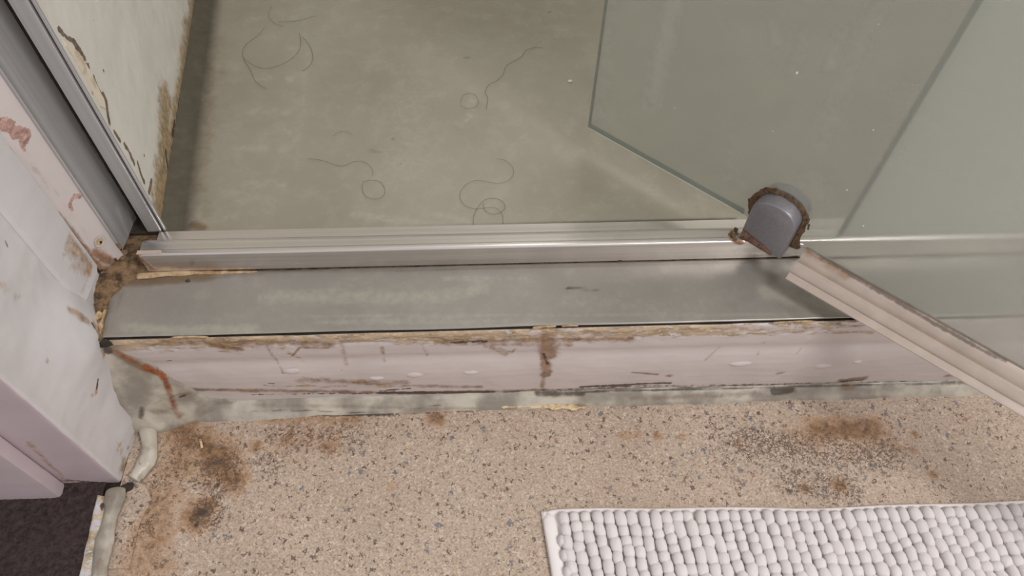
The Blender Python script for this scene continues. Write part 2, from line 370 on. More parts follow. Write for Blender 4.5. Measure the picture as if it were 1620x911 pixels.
Gm = capsule_mask(P, [([(300, 700), (260, 760)], 60, .6), ([(345, 750)], 60, 1), ([(330, 810)], 44, 1), ([(420, 730)], 60, .6), ([(440, 690), (560, 690)], 45, .65), ([(230, 830)], 30, .8), ([(600, 700)], 40, .4),
    ([(1180, 700), (1400, 720)], 48, .85), ([(1250, 760), (1340, 770)], 40, .8), ([(1150, 720), (1130, 680)], 40, .6), ([(1450, 700)], 40, .4), ([(260, 890)], 30, .6), ([(690, 690)], 30, .6), ([(900, 720)], 60, .25)], fz)
Bm = capsule_mask(P, [([(310, 655), (430, 655), (560, 655), (620, 655)], 7, .8), ([(640, 655), (760, 650), (1000, 645)], 5, .5), ([(345, 768)], 12, .7), ([(318, 812)], 13, .85), ([(310, 830)], 10, .7), ([(212, 790), (200, 830)], 10, .5), ([(232, 700), (228, 740)], 12, .5)], fz)
set_dirt_tones(me, Rm, Gm, Bm)
tag(link('floor', me, M['floor'], smooth=True), 'beige speckled terrazzo-look vinyl bathroom floor with brown mould stains', kind='structure')
sub = link('floor_slab', box('floor_slab', -1.2, 1.3, -0.6, 0.398, -0.06, -0.0035), M['gap']); tag(sub, 'dark subfloor under the vinyl and the carpet', kind='structure')
# ---- carpet of the room on the left
rng = np.random.RandomState(3)
def carpet_pt(x, y): return (x, y, 0.0025 + 0.0025 * fb(x, y, 0, 160) + 0.001 * rng.rand())
me = grid('carpet', np.arange(-0.72, -0.4165, 0.0022), np.arange(0.02, 0.325, 0.0022), carpet_pt)
tag(link('carpet', me, M['carpet'], smooth=True), 'dark brown carpet at the lower left, outside the white timber strip', 'carpet')

# ---- shower walls
wd = np.array([-0.107, 0.9943, 0.0]); wo = np.array([-0.3565, 0.545, 0.0]); wn = np.array([0.9943, 0.107, 0.0])
wsurf = surf('p', wo, wn)
US = np.concatenate([np.arange(0.0, 0.47, 0.0024), np.arange(0.48, 1.0, 0.03)]); VZ = np.concatenate([np.arange(ZT - 0.02, 0.50, 0.0024), np.arange(0.52, 2.1, 0.08)])
def wall_pt(s, z):
    p = wo + wd * s + wn * (0.0006 * fb(s, z, 0, 30)); return (p[0], p[1], z)
me = grid('wall_left', US, VZ, wall_pt); P = verts(me)
flake = [([(93, 46), (104, 58), (118, 67), (127, 80), (134, 92)], 5.5, 1), ([(118, 72), (128, 84)], 5, .9), ([(140, 104), (138, 110)], 5.5, 1), ([(148, 120), (154, 138), (161, 150)], 4.0, 1), ([(164, 150), (168, 160), (169, 172), (173, 194)], 6, 1),
    ([(164, 112)], 3.5, 1), ([(146, 146)], 3, 1), ([(181, 208), (190, 222)], 5, 1), ([(198, 230), (207, 246), (212, 258)], 5.5, 1), ([(218, 258), (222, 272), (228, 288)], 5, 1), ([(240, 285), (236, 305)], 5, 1), ([(228, 246)], 3, 1), ([(248, 262)], 3, .9)]
Bm = capsule_mask(P, flake, wsurf)
base_l = [(309, 0), (296, 90), (281, 180), (267, 270), (255, 348)]
Rm = capsule_mask(P, [(base_l, 32, .95), ([(296, 40), (290, 110)], 34, .7), ([(262, 160), (262, 240), (254, 300), (250, 345)], 44, .85), ([(300, 0), (300, 60)], 16, .6), ([(240, 300), (252, 350)], 16, .6)], wsurf)
Gm = capsule_mask(P, [(base_l, 8, .72), ([(262, 238), (266, 270)], 5, .9), ([(251, 160)], 4, .8), ([(276, 190), (272, 215)], 6, .7)], wsurf)
set_dirt_tones(me, Rm, Gm, Bm)
wl = tag(link('wall_left', me, M['wall'], smooth=True), 'white painted shower wall, peeling beside the metal channel and mouldy at the foot', kind='structure')
# cream undercoat shown between the flaked line and the channel
cpx = [(100, 62), (122, 82), (134, 100), (146, 122), (160, 152), (166, 172), (158, 168), (140, 134), (120, 98), (104, 74)]
cv = [tuple(wsurf(p) + wn * 0.0011) for p in cpx] + [tuple(wsurf(p) - wn * 0.0005) for p in cpx]; k = len(cpx)
me = mesh('undercoat_patch', cv, [tuple(range(k))] + [(i, (i + 1) % k, k + (i + 1) % k, k + i) for i in range(k)])
tag(link('undercoat_patch', me, M['cream'], parent=wl), 'cream undercoat bared beside the channel')
def plain_wall(name, x0, x1, y0, y1, label):
    return tag(link(name, box(name, x0, x1, y0, y1, 0.0, 2.1), M['plaster']), label, kind='structure')
plain_wall('wall_back', -0.50, 1.20, 1.50, 1.58, 'plain white wall at the far side of the shower')
plain_wall('wall_right', 1.16, 1.24, 0.50, 1.50, 'plain white wall at the right side of the shower')

# ---- door frame on the left: reveal post, lath, jamb, architrave
post = empty('trim_1', (-0.44, 0.36, 0), 'white painted reveal post at the left, flaking where it meets the step', kind='structure')
psurf = surf('x', -0.402)
def ss(a, b, x):
    t = min(1, max(0, (x - a) / (b - a))); return t * t * (3 - 2 * t)
def face_x(y, z):
    zz = min(max(z, 0) / ZT, 1.0)
    b = 0.019 * zz * ss(0.318, 0.394, y) * (1 - ss(0.398, 0.455, y)) * (1 - 0.9 * ss(0.155, 0.24, z))
    return -0.4045 + 0.004 * ss(0.335, 0.37, y) * (1 - ss(0.02, 0.10, z)) * (1 - ss(0.395, 0.41, y)) + b + 0.0009 * fb(y, z, 0, 26)
YS = np.concatenate([[0.3112, 0.3118], np.arange(0.3140, 0.4795, 0.0024)]); ZS = np.concatenate([np.arange(0.0, 0.46, 0.0024), np.arange(0.48, 2.0, 0.08)])
def face_pt(y, z):
    x = face_x(y, z) - (0.0018 if y < 0.3115 else 0.0006 if y < 0.312 else 0)
    e = 0.0
    if y > 0.39 and z < 0.12: x -= 0.012 * ss(0.404, 0.416, y)
    return (x, y, z)
me = grid('reveal_face', YS, ZS, face_pt, flip=False); P = verts(me)
Bm = capsule_mask(P, [([(205, 640), (216, 690), (212, 740)], 14, .60), ([(190, 700), (205, 760)], 18, .50), ([(203, 708)], 6, .9), ([(210, 650)], 7, .9)], psurf)
Rm = capsule_mask(P, [([(75, 572)], 5, .9), ([(154, 608), (152, 622)], 4, .8), ([(146, 625)], 4, .7), ([(195, 740), (210, 755)], 18, .75), ([(150, 515), (165, 560)], 10, .8), ([(110, 490), (140, 508)], 8, .7), ([(100, 350), (150, 430)], 6, .8), ([(0, 450), (30, 470)], 10, .35)], psurf)
Gm = capsule_mask(P, [([(92, 340), (120, 375), (150, 420)], 3.0, .8), ([(155, 600), (153, 615)], 3.5, .8), ([(145, 510), (160, 545)], 4, .8), ([(60, 302)], 2.5, .9), ([(150, 675)], 2.5, .8), ([(216, 715), (213, 735)], 4.5, .9), ([(8, 382), (12, 388)], 2.5, .9), ([(144, 672)], 2.2, .7)], psurf)
set_dirt_tones(me, Rm, Gm, Bm)
link('reveal_face', me, M['post'], post, True)
link('post_core', box('post_core', -0.60, -0.4285, 0.3108, 0.56, 0.0, 2.0), M['arch'], post)
# lath beside the jamb, rounded at its foot
prof = [(0.4245, -0.410), (0.4245, -0.4018), (0.4262, -0.4002), (0.4290, -0.3995), (0.470, -0.3992), (0.4770, -0.3996), (0.4785, -0.4020), (0.4785, -0.410)]
def lath_ax(t, p, q): return (q + 0.0006 * fb(p, t, 0, 30), p, t)
me = prism('reveal_lath', prof, 0.166, 2.0, lath_ax, np.concatenate([np.arange(0.166, 0.45, 0.003), np.arange(0.47, 2.01, 0.09)]))
V_ = verts(me)
for i, v in enumerate(me.vertices):
    if v.co.z < 0.185:
        t = (v.co.y - 0.4515) / 0.027; v.co.z += 0.010 * t * t
set_dirt_tones(me, capsule_mask(V_, [([(110, 370), (150, 425)], 5, .8), ([(140, 500), (150, 505)], 6, .8)], psurf), capsule_mask(V_, [([(130, 395), (152, 425)], 3, .8)], psurf), capsule_mask(V_, [([(150, 500)], 5, .6)], psurf))
lath = link('reveal_lath', me, M['post'], post); smooth_by_angle(lath)
# painted jamb carrying the channel
jsurf = surf('p', (-0.392, 0.493, 0), (0.83, -0.56, 0))
jp = [(-0.4025, 0.4788), (-0.3985, 0.4838), (-0.3972, 0.4858), (-0.3965, 0.4866), (-0.3865, 0.5030)]
jt = np.concatenate([np.linspace(i, i + 1, 7)[:-1] for i in range(4)] + [[4.0]])
def jamb_pt(t, z):
    i = min(int(t), 3); f_ = t - i; x = jp[i][0] + (jp[i + 1][0] - jp[i][0]) * f_; y = jp[i][1] + (jp[i + 1][1] - jp[i][1]) * f_
    return (x + 0.0004 * fb(t, z, 0, 30), y, z)
ZJ = np.concatenate([np.arange(ZT, 0.46, 0.0024), np.arange(0.48, 2.0, 0.08)])
me = grid('jamb_board', jt, ZJ, jamb_pt); P = verts(me)
Bm = capsule_mask(P, [([(8, 195), (22, 205), (40, 215)], 12, .95), ([(30, 205), (38, 235)], 6, .8), ([(112, 318), (118, 310), (126, 312)], 4.5, 1), ([(110, 322), (114, 332)], 4, 1)], jsurf)
Rm = capsule_mask(P, [([(92, 340), (120, 375), (150, 415), (165, 428)], 7, .9), ([(150, 400), (185, 420), (215, 430)], 10, 1), ([(160, 425), (210, 432)], 9, 1), ([(205, 400), (215, 425)], 7, .9), ([(45, 255), (80, 300)], 5, .35), ([(128, 300)], 6, .5)], jsurf)
Gm = capsule_mask(P, [([(10, 228), (60, 295), (90, 338), (130, 388)], 2.4, .75), ([(160, 428), (200, 428)], 5, .7), ([(182, 410), (186, 416)], 2.5, .8), ([(205, 405), (216, 420)], 3, .8)], jsurf)
set_dirt_tones(me, Rm, Gm, Bm)
link('jamb_board', me, M['jamb'], post, True)
# screw hole in the jamb
hp = jsurf((157, 382)); hn = Vector((0.855, -0.52, 0)).normalized(); ht = Vector((0.52, 0.855, 0)).normalized(); hz_ = Vector((0, 0, 1)); V = []; F = []
for j, (rr, dd) in enumerate([(0.0062, 0.0010), (0.0054, 0.0013), (0.0044, 0.0006), (0.0036, 0.0004)]):
    for i in range(20):
        a = i * math.tau / 20; V.append(Vector(hp) + ht * math.cos(a) * rr + hz_ * math.sin(a) * rr + hn * dd)
for j in range(3):
    for i in range(20): F.append((j * 20 + i, j * 20 + (i + 1) % 20, (j + 1) * 20 + (i + 1) % 20, (j + 1) * 20 + i))
hole = link('screw_cup', mesh('screw_cup', V, F), M['jamb'], post, True); set_dirt_tones(hole.data, np.full(80, .25), np.array([.5] * 20 + [.2] * 20 + [.45] * 40), None)
V2 = [Vector(hp) + ht * math.cos(i * math.tau / 16) * 0.0046 + hz_ * math.sin(i * math.tau / 16) * 0.0046 + hn * 0.0007 for i in range(16)] + [Vector(hp) + hn * 0.0004]
link('screw_recess', mesh('screw_recess', V2, [(i, (i + 1) % 16, 16) for i in range(16)]), M['wood'], post)
V2 = [Vector(hp) + ht * (0.0014 * math.cos(i * math.tau / 10) + .0006) + hz_ * (math.sin(i * math.tau / 10) * 0.0019 - .0012) + hn * 0.0010 for i in range(10)]
link('screw_bore', mesh('screw_bore', V2, [tuple(range(10))]), M['gap'], post)
# architrave in front
arch = empty('trim_2', (-0.5, 0.30, 0), 'pinkish white architrave board at the far left above the carpet', kind='structure')
def UP(z0): return np.concatenate([np.arange(z0, 0.45, 0.003), np.arange(0.47, 2.01, 0.09)])
def upright(name, prof, mat, parent, z0, seed, dirt=None):
    me = prism(name, prof, z0, 2.0, lambda t, p, q: (p + 0.0004 * fb(p, t, seed, 25), q + 0.0004 * fb(q, t, seed + 5, 25), t), UP(z0))
    P = verts(me)
    sA = surf('y', 0.31); 
    if dirt: set_dirt_tones(me, *[capsule_mask(P, d, sA) if d else None for d in dirt])
    o = link(name, me, mat, parent); smooth_by_angle(o); return o
upright('frame_back', [(-0.62, 0.33), (-0.4055, 0.33), (-0.4055, 0.3118), (-0.4062, 0.3108), (-0.4075, 0.3104)] + [(x, 0.3104) for x in np.arange(-0.411, -0.475, -0.004)] + [(-0.62, 0.3104)], M['arch'], arch, 0.0, 1,
        ([([(100, 760), (185, 766)], 6, .8), ([(45, 700), (78, 735), (104, 758)], 6, .75)], [([(104, 759), (190, 766)], 3.5, .8)], None))
upright('architrave_board', [(-0.56, 0.3098), (-0.4640, 0.3098), (-0.4628, 0.3085), (-0.4622, 0.2985), (-0.4640, 0.2950), (-0.4700, 0.2938), (-0.56, 0.2944)], M['arch'], arch, 0.003, 2,
        ([([(60, 730), (105, 785)], 5, .4)], None, [([(100, 780)], 8, .7)]))

# ================================================================== STEP
step = empty('shower_step', (0.1, 0.44, 0), 'painted timber step up to the shower with a grey metal tread', 'step')
rprof = [(0.4045, 0.1462), (0.4028, 0.1464), (0.4018, 0.1455), (0.4012, 0.1430), (0.4008, 0.130), (0.4006, 0.114), (0.4010, 0.108), (0.4020, 0.103), (0.4022, 0.098), (0.4012, 0.093), (0.3994, 0.087), (0.3980, 0.080), (0.3970, 0.072), (0.3966, 0.062), (0.3970, 0.048), (0.3976, 0.030), (0.3978, 0.012), (0.3978, 0.0)]
arc = [0.0]
for a, b in zip(rprof[:-1], rprof[1:]): arc.append(arc[-1] + math.dist(a, b))
def rp(s):
    i = max(0, min(len(arc) - 2, int(np.searchsorted(arc, s) - 1))); t = (s - arc[i]) / (arc[i + 1] - arc[i])
    return rprof[i][0] + (rprof[i + 1][0] - rprof[i][0]) * t, rprof[i][1] + (rprof[i + 1][1] - rprof[i][1]) * t
ySurf = surf('y', 0.400)
def riser_pt(x, s):
    y, z = rp(s); a = 0.5 if z > 0.125 else 1.0
    y -= 0.0007 * fb(x, z, 0, 22) + 0.00025 * fb(x * 0.5, z * 2, 4, 60)
    if z > 0.128: y += 0.0011 * (fb(x * 0.6, z * 2, 9, 70) > 0.15)
    if z > 0.140: z -= 0.0022 * max(0, fb(x, 0, 3, 14) - 0.1)
    return (x, y, z)
US = np.concatenate([np.arange(-0.402, 0.66, 0.0022), np.arange(0.67, 1.0, 0.03)]); VS = np.linspace(0, arc[-1], 74)
me = grid('riser_board', US, VS, riser_pt, flip=True); P = verts(me)
zc, xc = P[:, 2], P[:, 0]
Bm = np.clip((zc - 0.112) / 0.026, 0, 1) * 0.66 * np.array([1.0 + 0.40 * nz(x, 0, 2, 9) for x in xc]) * (1 - 0.45 * np.clip((xc - 0.25) / 0.2, 0, 1))
Bm = np.maximum(Bm, capsule_mask(P, [([(290, 535), (700, 540), (1000, 535)], 12, .62), ([(270, 540), (400, 545)], 16, .55), ([(300, 540), (380, 560)], 12, .55), ([(440, 545), (480, 570)], 8, .55), ([(1000, 530), (1380, 525)], 9, .6), ([(560, 605), (640, 612)], 10, .62), ([(420, 610), (640, 612)], 8, .55)], ySurf))
Rm = capsule_mask(P, [([(865, 536), (868, 560)], 20, .95), ([(862, 558), (864, 592)], 12, 1), ([(861, 590), (858, 612)], 6, .7), ([(1058, 594)], 8, .9), ([(1000, 589), (1040, 592)], 4, .8), ([(1230, 591), (1238, 589)], 6, .7), ([(1500, 594), (1525, 591)], 9, .85), ([(1330, 602), (1368, 598)], 9, .9),
    ([(480, 602), (640, 606)], 15, .58), ([(640, 610), (760, 612)], 9, .6), ([(260, 538), (520, 545)], 14, .6), ([(700, 540), (1000, 536)], 13, .6), ([(540, 540), (548, 575)], 6, .5), ([(605, 550), (608, 572)], 5, .5), ([(420, 545), (440, 575), (448, 590)], 4, .6), ([(462, 563), (474, 550), (520, 550)], 2.6, .9), ([(760, 540), (800, 560)], 12, .55), ([(790, 550), (810, 558), (815, 552)], 4, .6), ([(335, 545), (380, 552)], 9, .85), ([(668, 545), (676, 562)], 5, .5), ([(1140, 548), (1115, 570)], 3, .5), ([(700, 543), (900, 545)], 10, .55),
    ([(262, 615), (640, 622), (1000, 615), (1280, 608), (1540, 604)], 9, .75), ([(1210, 540), (1200, 560)], 4, .5), ([(1280, 540), (1260, 560)], 4, .5)], ySurf)
Gm = capsule_mask(P, [([(400, 624), (600, 622), (800, 620), (1000, 611), (1300, 606), (1545, 602)], 6, .55), ([(600, 621), (780, 620)], 7, .9), ([(920, 612), (1060, 606)], 6, .8), ([(424, 606), (434, 607)], 2.6, 1), ([(503, 601)], 2.4, 1), ([(264, 571), (272, 570)], 2.6, .8), ([(330, 547), (385, 552)], 3, .7), ([(853, 598)], 2.4, 1), ([(310, 572)], 1.8, 1), ([(540, 586)], 1.8, 1), ([(715, 542), (770, 540)], 5, .75), ([(860, 560), (866, 575)], 5, .7), ([(1330, 603), (1365, 601)], 4, .8), ([(600, 618), (650, 614)], 4, .7)], ySurf)
set_dirt_tones(me, Rm, Gm, Bm)
rb = tag(link('riser_board', me, M['riser'], step, True), 'moulded white paint flaking to tan wood along the top')
link('riser_backing', box('riser_backing', -0.402, 1.0, 0.4045, 0.43, 0.0, 0.1445), M['gap'], step)
# paint blisters standing proud
def blister(px, rx, rz, seed):
    c = ySurf(px); V = []; F = []; nr, na = 5, 16
    y0 = 0.4
    for s in np.linspace(0, arc[-1], 200):
        yy, zz = rp(s)
        if zz <= c[2]: y0 = yy; break
    for j in range(nr):
        r = j / (nr - 1)
        for i in range(na):
            a = i * math.tau / na; k_ = 1 + 0.25 * nz(math.cos(a) + seed, math.sin(a), seed)
            V.append((c[0] + math.cos(a) * rx * r * k_, y0 - 0.0022 * (1 - r * r) ** 0.6 + 0.0006 * r, c[2] + math.sin(a) * rz * r * k_))
    for j in range(nr - 1):
        for i in range(na): F.append((j * na + i, j * na + (i + 1) % na, (j + 1) * na + (i + 1) % na, (j + 1) * na + i))
    me = mesh('paint_blister', V, F); return link('paint_blister', me, M['riser'], step, True)
for q in [((656, 589), .011, .006, 1), ((596, 594), .010, .004, 2), ((1300, 575), .012, .006, 3), ((745, 585), .010, .004, 4), ((462, 585), .011, .006, 5), ((1170, 572), .014, .005, 6), ((1355, 568), .006, .003, 7)]:
    o = blister(*q); set_dirt_tones(o.data)
# tread sheet: thin metal on the step
US = np.concatenate([np.arange(-0.372, 0.60, 0.004), np.arange(0.62, 1.0, 0.03)]); VS = np.concatenate([[0.4036, 0.40365, 0.4052], np.arange(0.4075, 0.4800, 0.0035), [0.4822]])
tl_p = [at_z(p, ZT) for p in ((160, 533), (166, 500), (176, 470), (196, 446), (214, 428))]
def tread_left(y): return float(np.interp(y, [q[1] for q in tl_p], [q[0] for q in tl_p]))
def tread_pt(u, y):
    x = u if u > -0.36 else u + (tread_left(y) + 0.372) * (1 - (u + 0.372) / 0.0121)
    z = ZT + 0.0007 * nz(u, y, 0, 12)
    if y < 0.40362: z -= 0.0012
    elif y < 0.4037: z -= 0.0003
    return (x, y + (0.0006 * fb(u, 0, 0, 9) if y < 0.406 else 0), z)
tsurf = surf('z', ZT)
me = grid('tread_sheet', US, VS, tread_pt); P = verts(me)
Rm = capsule_mask(P, [([(195, 445), (240, 445), (330, 438)], 14, .85), ([(190, 460), (175, 500), (168, 530)], 9, .6), ([(330, 438), (420, 433)], 7, .5)], tsurf)
Gm = capsule_mask(P, [([(200, 432), (700, 425), (1262, 411)], 5, .55), ([(1195, 425), (1225, 440)], 14, .40), ([(908, 455), (930, 458)], 4, .6), ([(170, 470), (165, 530)], 6, .6), ([(1190, 468)], 4, .5), ([(895, 456), (945, 458)], 2.2, .9)], tsurf)  # includes a soft darker smudge below the hinge
Bm = capsule_mask(P, [([(195, 516), (270, 522), (400, 520)], 14, .65), ([(420, 470), (700, 470), (760, 455)], 22, .55), ([(500, 510), (800, 508)], 10, .5), ([(1210, 460), (1340, 495)], 24, .7), ([(700, 440), (830, 440)], 8, .5), ([(900, 480), (1100, 490)], 25, .35), ([(480, 500), (1300, 497)], 6, .5)], tsurf)  # broad left blob paints in a highlight; the rest is limescale
set_dirt_tones(me, Rm, Gm, Bm); tag(link('tread_sheet', me, M['tread'], step, True), 'grey metal sheet, hazy with limescale and a painted highlight')
link('step_core', box('step_core', -0.402, 1.0, 0.43, 0.4821, 0.0, 0.1466), M['gap'], step)
tag(link('trim_3', box('trim_3', -0.402, 1.0, 0.4822, 0.5350, 0.0, 0.1508), M['filler']), 'dirt-caked sill under the aluminium threshold bar', kind='structure')
link('tread_edge_shadow_gap', box('tread_gap', -0.385, 1.0, 0.4038, 0.43, 0.1445, 0.1466), M['gap'], step)
# bare wood splinters lifting along the top edge
for i, (a, b, w_) in enumerate([((842, 519), (880, 516), 3), ((888, 516), (915, 515), 2.6), ((300, 431), (300, 431), 0), ((1220, 511), (1290, 508), 2.2), ((270, 534), (330, 533), 2.2)]):
    if not w_: continue
    pa, pb = at_y(a, 0.4012), at_y(b, 0.4012); pts = resample([pa, (pa + pb) / 2 + np.array([0, 0, .0012]), pb], 10)
    link('wood_splinter', bead('wood_splinter', pts, [w_ / 1000] * 10, [0.0016] * 10, (0, 0.6, -0.8), 0.35, 7, i * 3.1), M['wood'], step, True)
# corner sealant patch draped over the riser's left end
def patch_t(x, z):
    edge = -0.385 + 0.079 * (1 - z / 0.142) ** 0.9 + 0.006 * math.sin(math.pi * min(1, max(0, z / 0.142)))
    t = (edge - x) / 0.05
    base = 0.0026 * ss(-0.05, 0.12, t) + 0.015 * max(0, min(1.3, t)) ** 1.3
    base += 0.006 * (1 - ss(0.0, 0.034, z)) * ss(-1.4, 0.0, t)
    return base + 0.0012 * fb(x, z, 3, 40)
US = np.linspace(-0.4035, -0.290, 70); VS = np.linspace(0.142, 0.0, 80)
sgap = surf('y', 0.394)
def patch_pt(x, z):
    s = 0.0
    yy = 0.3978 + 0.0034 * ss(0.085, 0.12, z)
    return (x, yy - patch_t(x, z) + (0.006 if patch_t(x, z) < 0.0014 else 0), z)
me = grid('sealant_patch', US, VS, patch_pt, flip=True); P = verts(me)
Bm = capsule_mask(P, [([(182, 555), (205, 568), (228, 580)], 5, .75), ([(228, 580), (245, 588), (256, 592), (262, 602), (266, 614)], 7.5, 1), ([(266, 612), (271, 630), (276, 645)], 8, .8), ([(276, 645), (284, 660)], 9, .55)], sgap)
Rm = capsule_mask(P, [([(170, 548), (205, 570), (235, 586)], 9, .95), ([(280, 625), (300, 622)], 8, .6), ([(290, 655), (240, 650)], 8, .5)], sgap)
Gm = capsule_mask(P, [([(160, 548), (172, 555)], 10, 1), ([(205, 607), (225, 616)], 12, .35), ([(284, 628), (293, 625)], 3, .9), ([(225, 645), (222, 660)], 9, .6), ([(225, 625), (250, 640)], 14, .3)], sgap)
set_dirt_tones(me, Rm, Gm, Bm)
tag(link('sealant_patch', me, M['seal'], step, True), 'milky corner sealant crossed by a rust orange streak')
# sealant bead along the foot of the riser
xs = np.arange(-0.335, 0.64, 0.0035); Nn = len(xs); K = 11; V = []; F = []
for i, x in enumerate(xs):
    w0 = 0.0150 + 0.0022 * fb(x, 0, 0, 13) + 0.004 * ss(-0.12, -0.30, x); h0 = 0.0168 + 0.0016 * fb(x, 5, 0, 11) - 0.002 * ss(0.1, 0.4, x)
    w0 += 0.006 * max(0, fb(x, 3, 1, 8) - 0.35)
    for k in range(K):
        t = k / (K - 1)
        y = 0.3985 - w0 * t; z = h0 * (1 - t) ** 1.25 * (1 + 0.12 * fb(x, t, 2, 25)) + 0.0026 * math.sin(math.pi * t) + 0.0003
        V.append((x, y + 0.0006 * fb(x, t, 8, 60), z if k < K - 1 else -0.0015))
for i in range(Nn - 1):
    for k in range(K - 1): F.append((i * K + k, i * K + k + 1, (i + 1) * K + k + 1, (i + 1) * K + k))
me = mesh('sealant_bead', V, F); P = verts(me); bs = surf('z', 0.006)
Rm = capsule_mask(P, [([(1240, 620), (1255, 618)], 10, .8), ([(1335, 612), (1350, 612)], 10, .8), ([(1000, 630), (1200, 622)], 8, .55), ([(400, 640), (640, 645)], 6, .5), ([(860, 625), (920, 622)], 12, .6), ([(640, 648), (760, 646)], 6, .5)], bs)
Gm = capsule_mask(P, [([(430, 650), (490, 649), (540, 652), (610, 654)], 3.0, .62), ([(400, 650), (450, 650)], 4, .5), ([(1225, 618), (1250, 616)], 11, .95), ([(850, 622), (920, 622)], 9, .75), ([(1490, 606), (1530, 604)], 9, .6), ([(300, 640), (600, 624), (900, 620), (1540, 605)], 3.5, .8), ([(470, 640)], 3, .8), ([(1100, 628), (1230, 625)], 9, .4), ([(650, 647), (700, 640)], 3, .6)], bs)
set_dirt_tones(me, Rm, Gm, None)
tag(link('sealant_bead', me, M['seal'], step, True), 'grey sealant bead along the foot of the riser')

# ================================================================== TRAY
tray = empty('shower_tray', (0.2, 0.9, ZT), 'grey metal shower tray, with grime and painted shade along the left wall', 'shower tray')
ZR = ZT - 0.001
US = np.concatenate([np.linspace(0, 0.05, 24), np.arange(0.056, 1.5, 0.0055)]); VS = np.concatenate([np.arange(0.5358, 1.10, 0.0045), np.arange(1.13, 1.51, 0.03)])
def tray_pt(s, y):
    x0 = wo[0] + (y - wo[1]) * (wd[0] / wd[1]) - 0.002
    x = x0 + s; c = max(0.0, 1 - s / 0.030)
    return (x, y, ZR + 0.010 * c ** 2.0 + 0.0005 * nz(x, y, 0, 10))
me = grid('tray_floor', US, VS, tray_pt); P = verts(me); ts = surf('z', ZT)
X0 = wo[0] + (P[:, 1] - wo[1]) * (wd[0] / wd[1]); dl = P[:, 0] - X0
Gm = np.clip(1 - (dl - 0.022) / 0.022, 0, 1) * 0.80  # dark band: edge grime plus the cove's dark reflection, painted in
Gm = np.maximum(Gm, np.clip(1 - dl / 0.12, 0, 1) * 0.30)
Gm = np.maximum(Gm, capsule_mask(P, [([(585, 238), (600, 240)], 6, .45), ([(548, 242)], 4, .4), ([(620, 222), (622, 218)], 4, .5), ([(262, 368), (300, 366)], 8, .5), ([(270, 365), (700, 358), (1165, 346)], 2.2, .8), ([(565, 142)], 3, .6), ([(735, 92), (742, 91)], 3.5, .5), ([(869, 19)], 2, .7), ([(312, 272)], 2, .9), ([(385, 168)], 1.8, .9), ([(426, 54)], 2, .8)], ts))
Rm = capsule_mask(P, [([(335, 110), (330, 200), (318, 300)], 22, .45), ([(305, 355), (320, 360)], 12, .9), ([(330, 340), (320, 320)], 20, .45), ([(345, 60), (350, 130)], 30, .35)], ts)
pale_patches = []  # pale ovals and bars in rows on the left of the tray
for j, y in enumerate((28, 76, 125, 178, 236, 294)):
    pale_patches += [([(466 - j * 4, y)], 17, .62)]
pale_patches += [([(392, 178), (432, 176)], 16, .5), ([(384, 236), (425, 234)], 14, .5), ([(385, 290), (430, 288)], 14, .5), ([(400, 125), (440, 124)], 14, .35), ([(480, 0), (486, 100), (470, 240)], 12, .4)]
Bm = capsule_mask(P, pale_patches + [([(450, 200), (468, 225)], 6, .6), ([(560, 340), (640, 348)], 14, .6), ([(690, 338), (740, 350)], 10, .6), ([(620, 350), (700, 352)], 10, .55), ([(650, 150), (640, 260)], 90, .40), ([(330, 350), (420, 330)], 20, .4), ([(745, 160), (745, 185)], 14, .5), ([(738, 190)], 9, .7), ([(360, 240), (430, 330)], 30, .35)], ts)  # widest blob paints in the highlight at mid-tray
set_dirt_tones(me, Rm, Gm, Bm)
link('tray_floor', me, M['tray'], tray, True)
link('tray_body', box('tray_body', -0.36, 1.16, 0.62, 1.50, 0.0, 0.146), M['gap'], tray)

# ================================================================== THRESHOLD BAR
bar = empty('threshold_bar', (0.1, 0.50, ZT), 'brushed aluminium threshold bar across the shower entrance', 'threshold bar')
bp = [(0.4842, 0.1542), (0.4826, 0.1543), (0.4824, 0.1545), (0.4824, 0.158), (0.4824, 0.162), (0.4824, 0.166), (0.4824, 0.170), (0.4824, 0.175), (0.4824, 0.1800), (0.4826, 0.1814), (0.4834, 0.1825), (0.4846, 0.1830), (0.4876, 0.1830), (0.4880, 0.1820), (0.4892, 0.1820), (0.4896, 0.1828), (0.4930, 0.1828), (0.4975, 0.1828), (0.5014, 0.1828), (0.5024, 0.1822), (0.5030, 0.1806), (0.5030, 0.1575), (0.5350, 0.1568), (0.5356, 0.1560), (0.5356, 0.1530), (0.5030, 0.1530)]
def bar_ax(t, p, q):
    return (t, p, q)
me = prism('bar_extrusion', bp, -0.3560, 1.0, bar_ax, 340); P = verts(me); bf = surf('y', YB)
Rm = capsule_mask(P, [([(214, 402), (222, 428)], 13, 1), ([(225, 412), (240, 426)], 9, .8), ([(240, 424), (330, 424)], 4, .5), ([(1155, 378), (1175, 385)], 6, .9), ([(258, 372), (300, 372)], 7, .6), ([(225, 378), (250, 372)], 8, .5), ([(1160, 366), (1168, 372)], 6, .8), ([(1180, 405), (1262, 400)], 6, .35)], bf)
Gm = capsule_mask(P, [([(205, 395), (207, 428)], 5, .8), ([(260, 372)], 6, .8), ([(284, 370)], 2.5, 1), ([(979, 413), (986, 411)], 2.2, 1), ([(1180, 410), (1262, 406)], 2, .9)], bf)
Bm = capsule_mask(P, [([(215, 393), (245, 392)], 4, .8), ([(225, 385), (330, 378)], 8, .4), ([(1170, 395), (1262, 395)], 12, .8), ([(300, 415), (560, 418)], 4, .35), ([(560, 372), (1160, 362)], 8, .25)], bf)
set_dirt_tones(me, Rm, Gm, Bm)
bo = link('bar_extrusion', me, M['alu'], bar); smooth_by_angle(bo, 40)
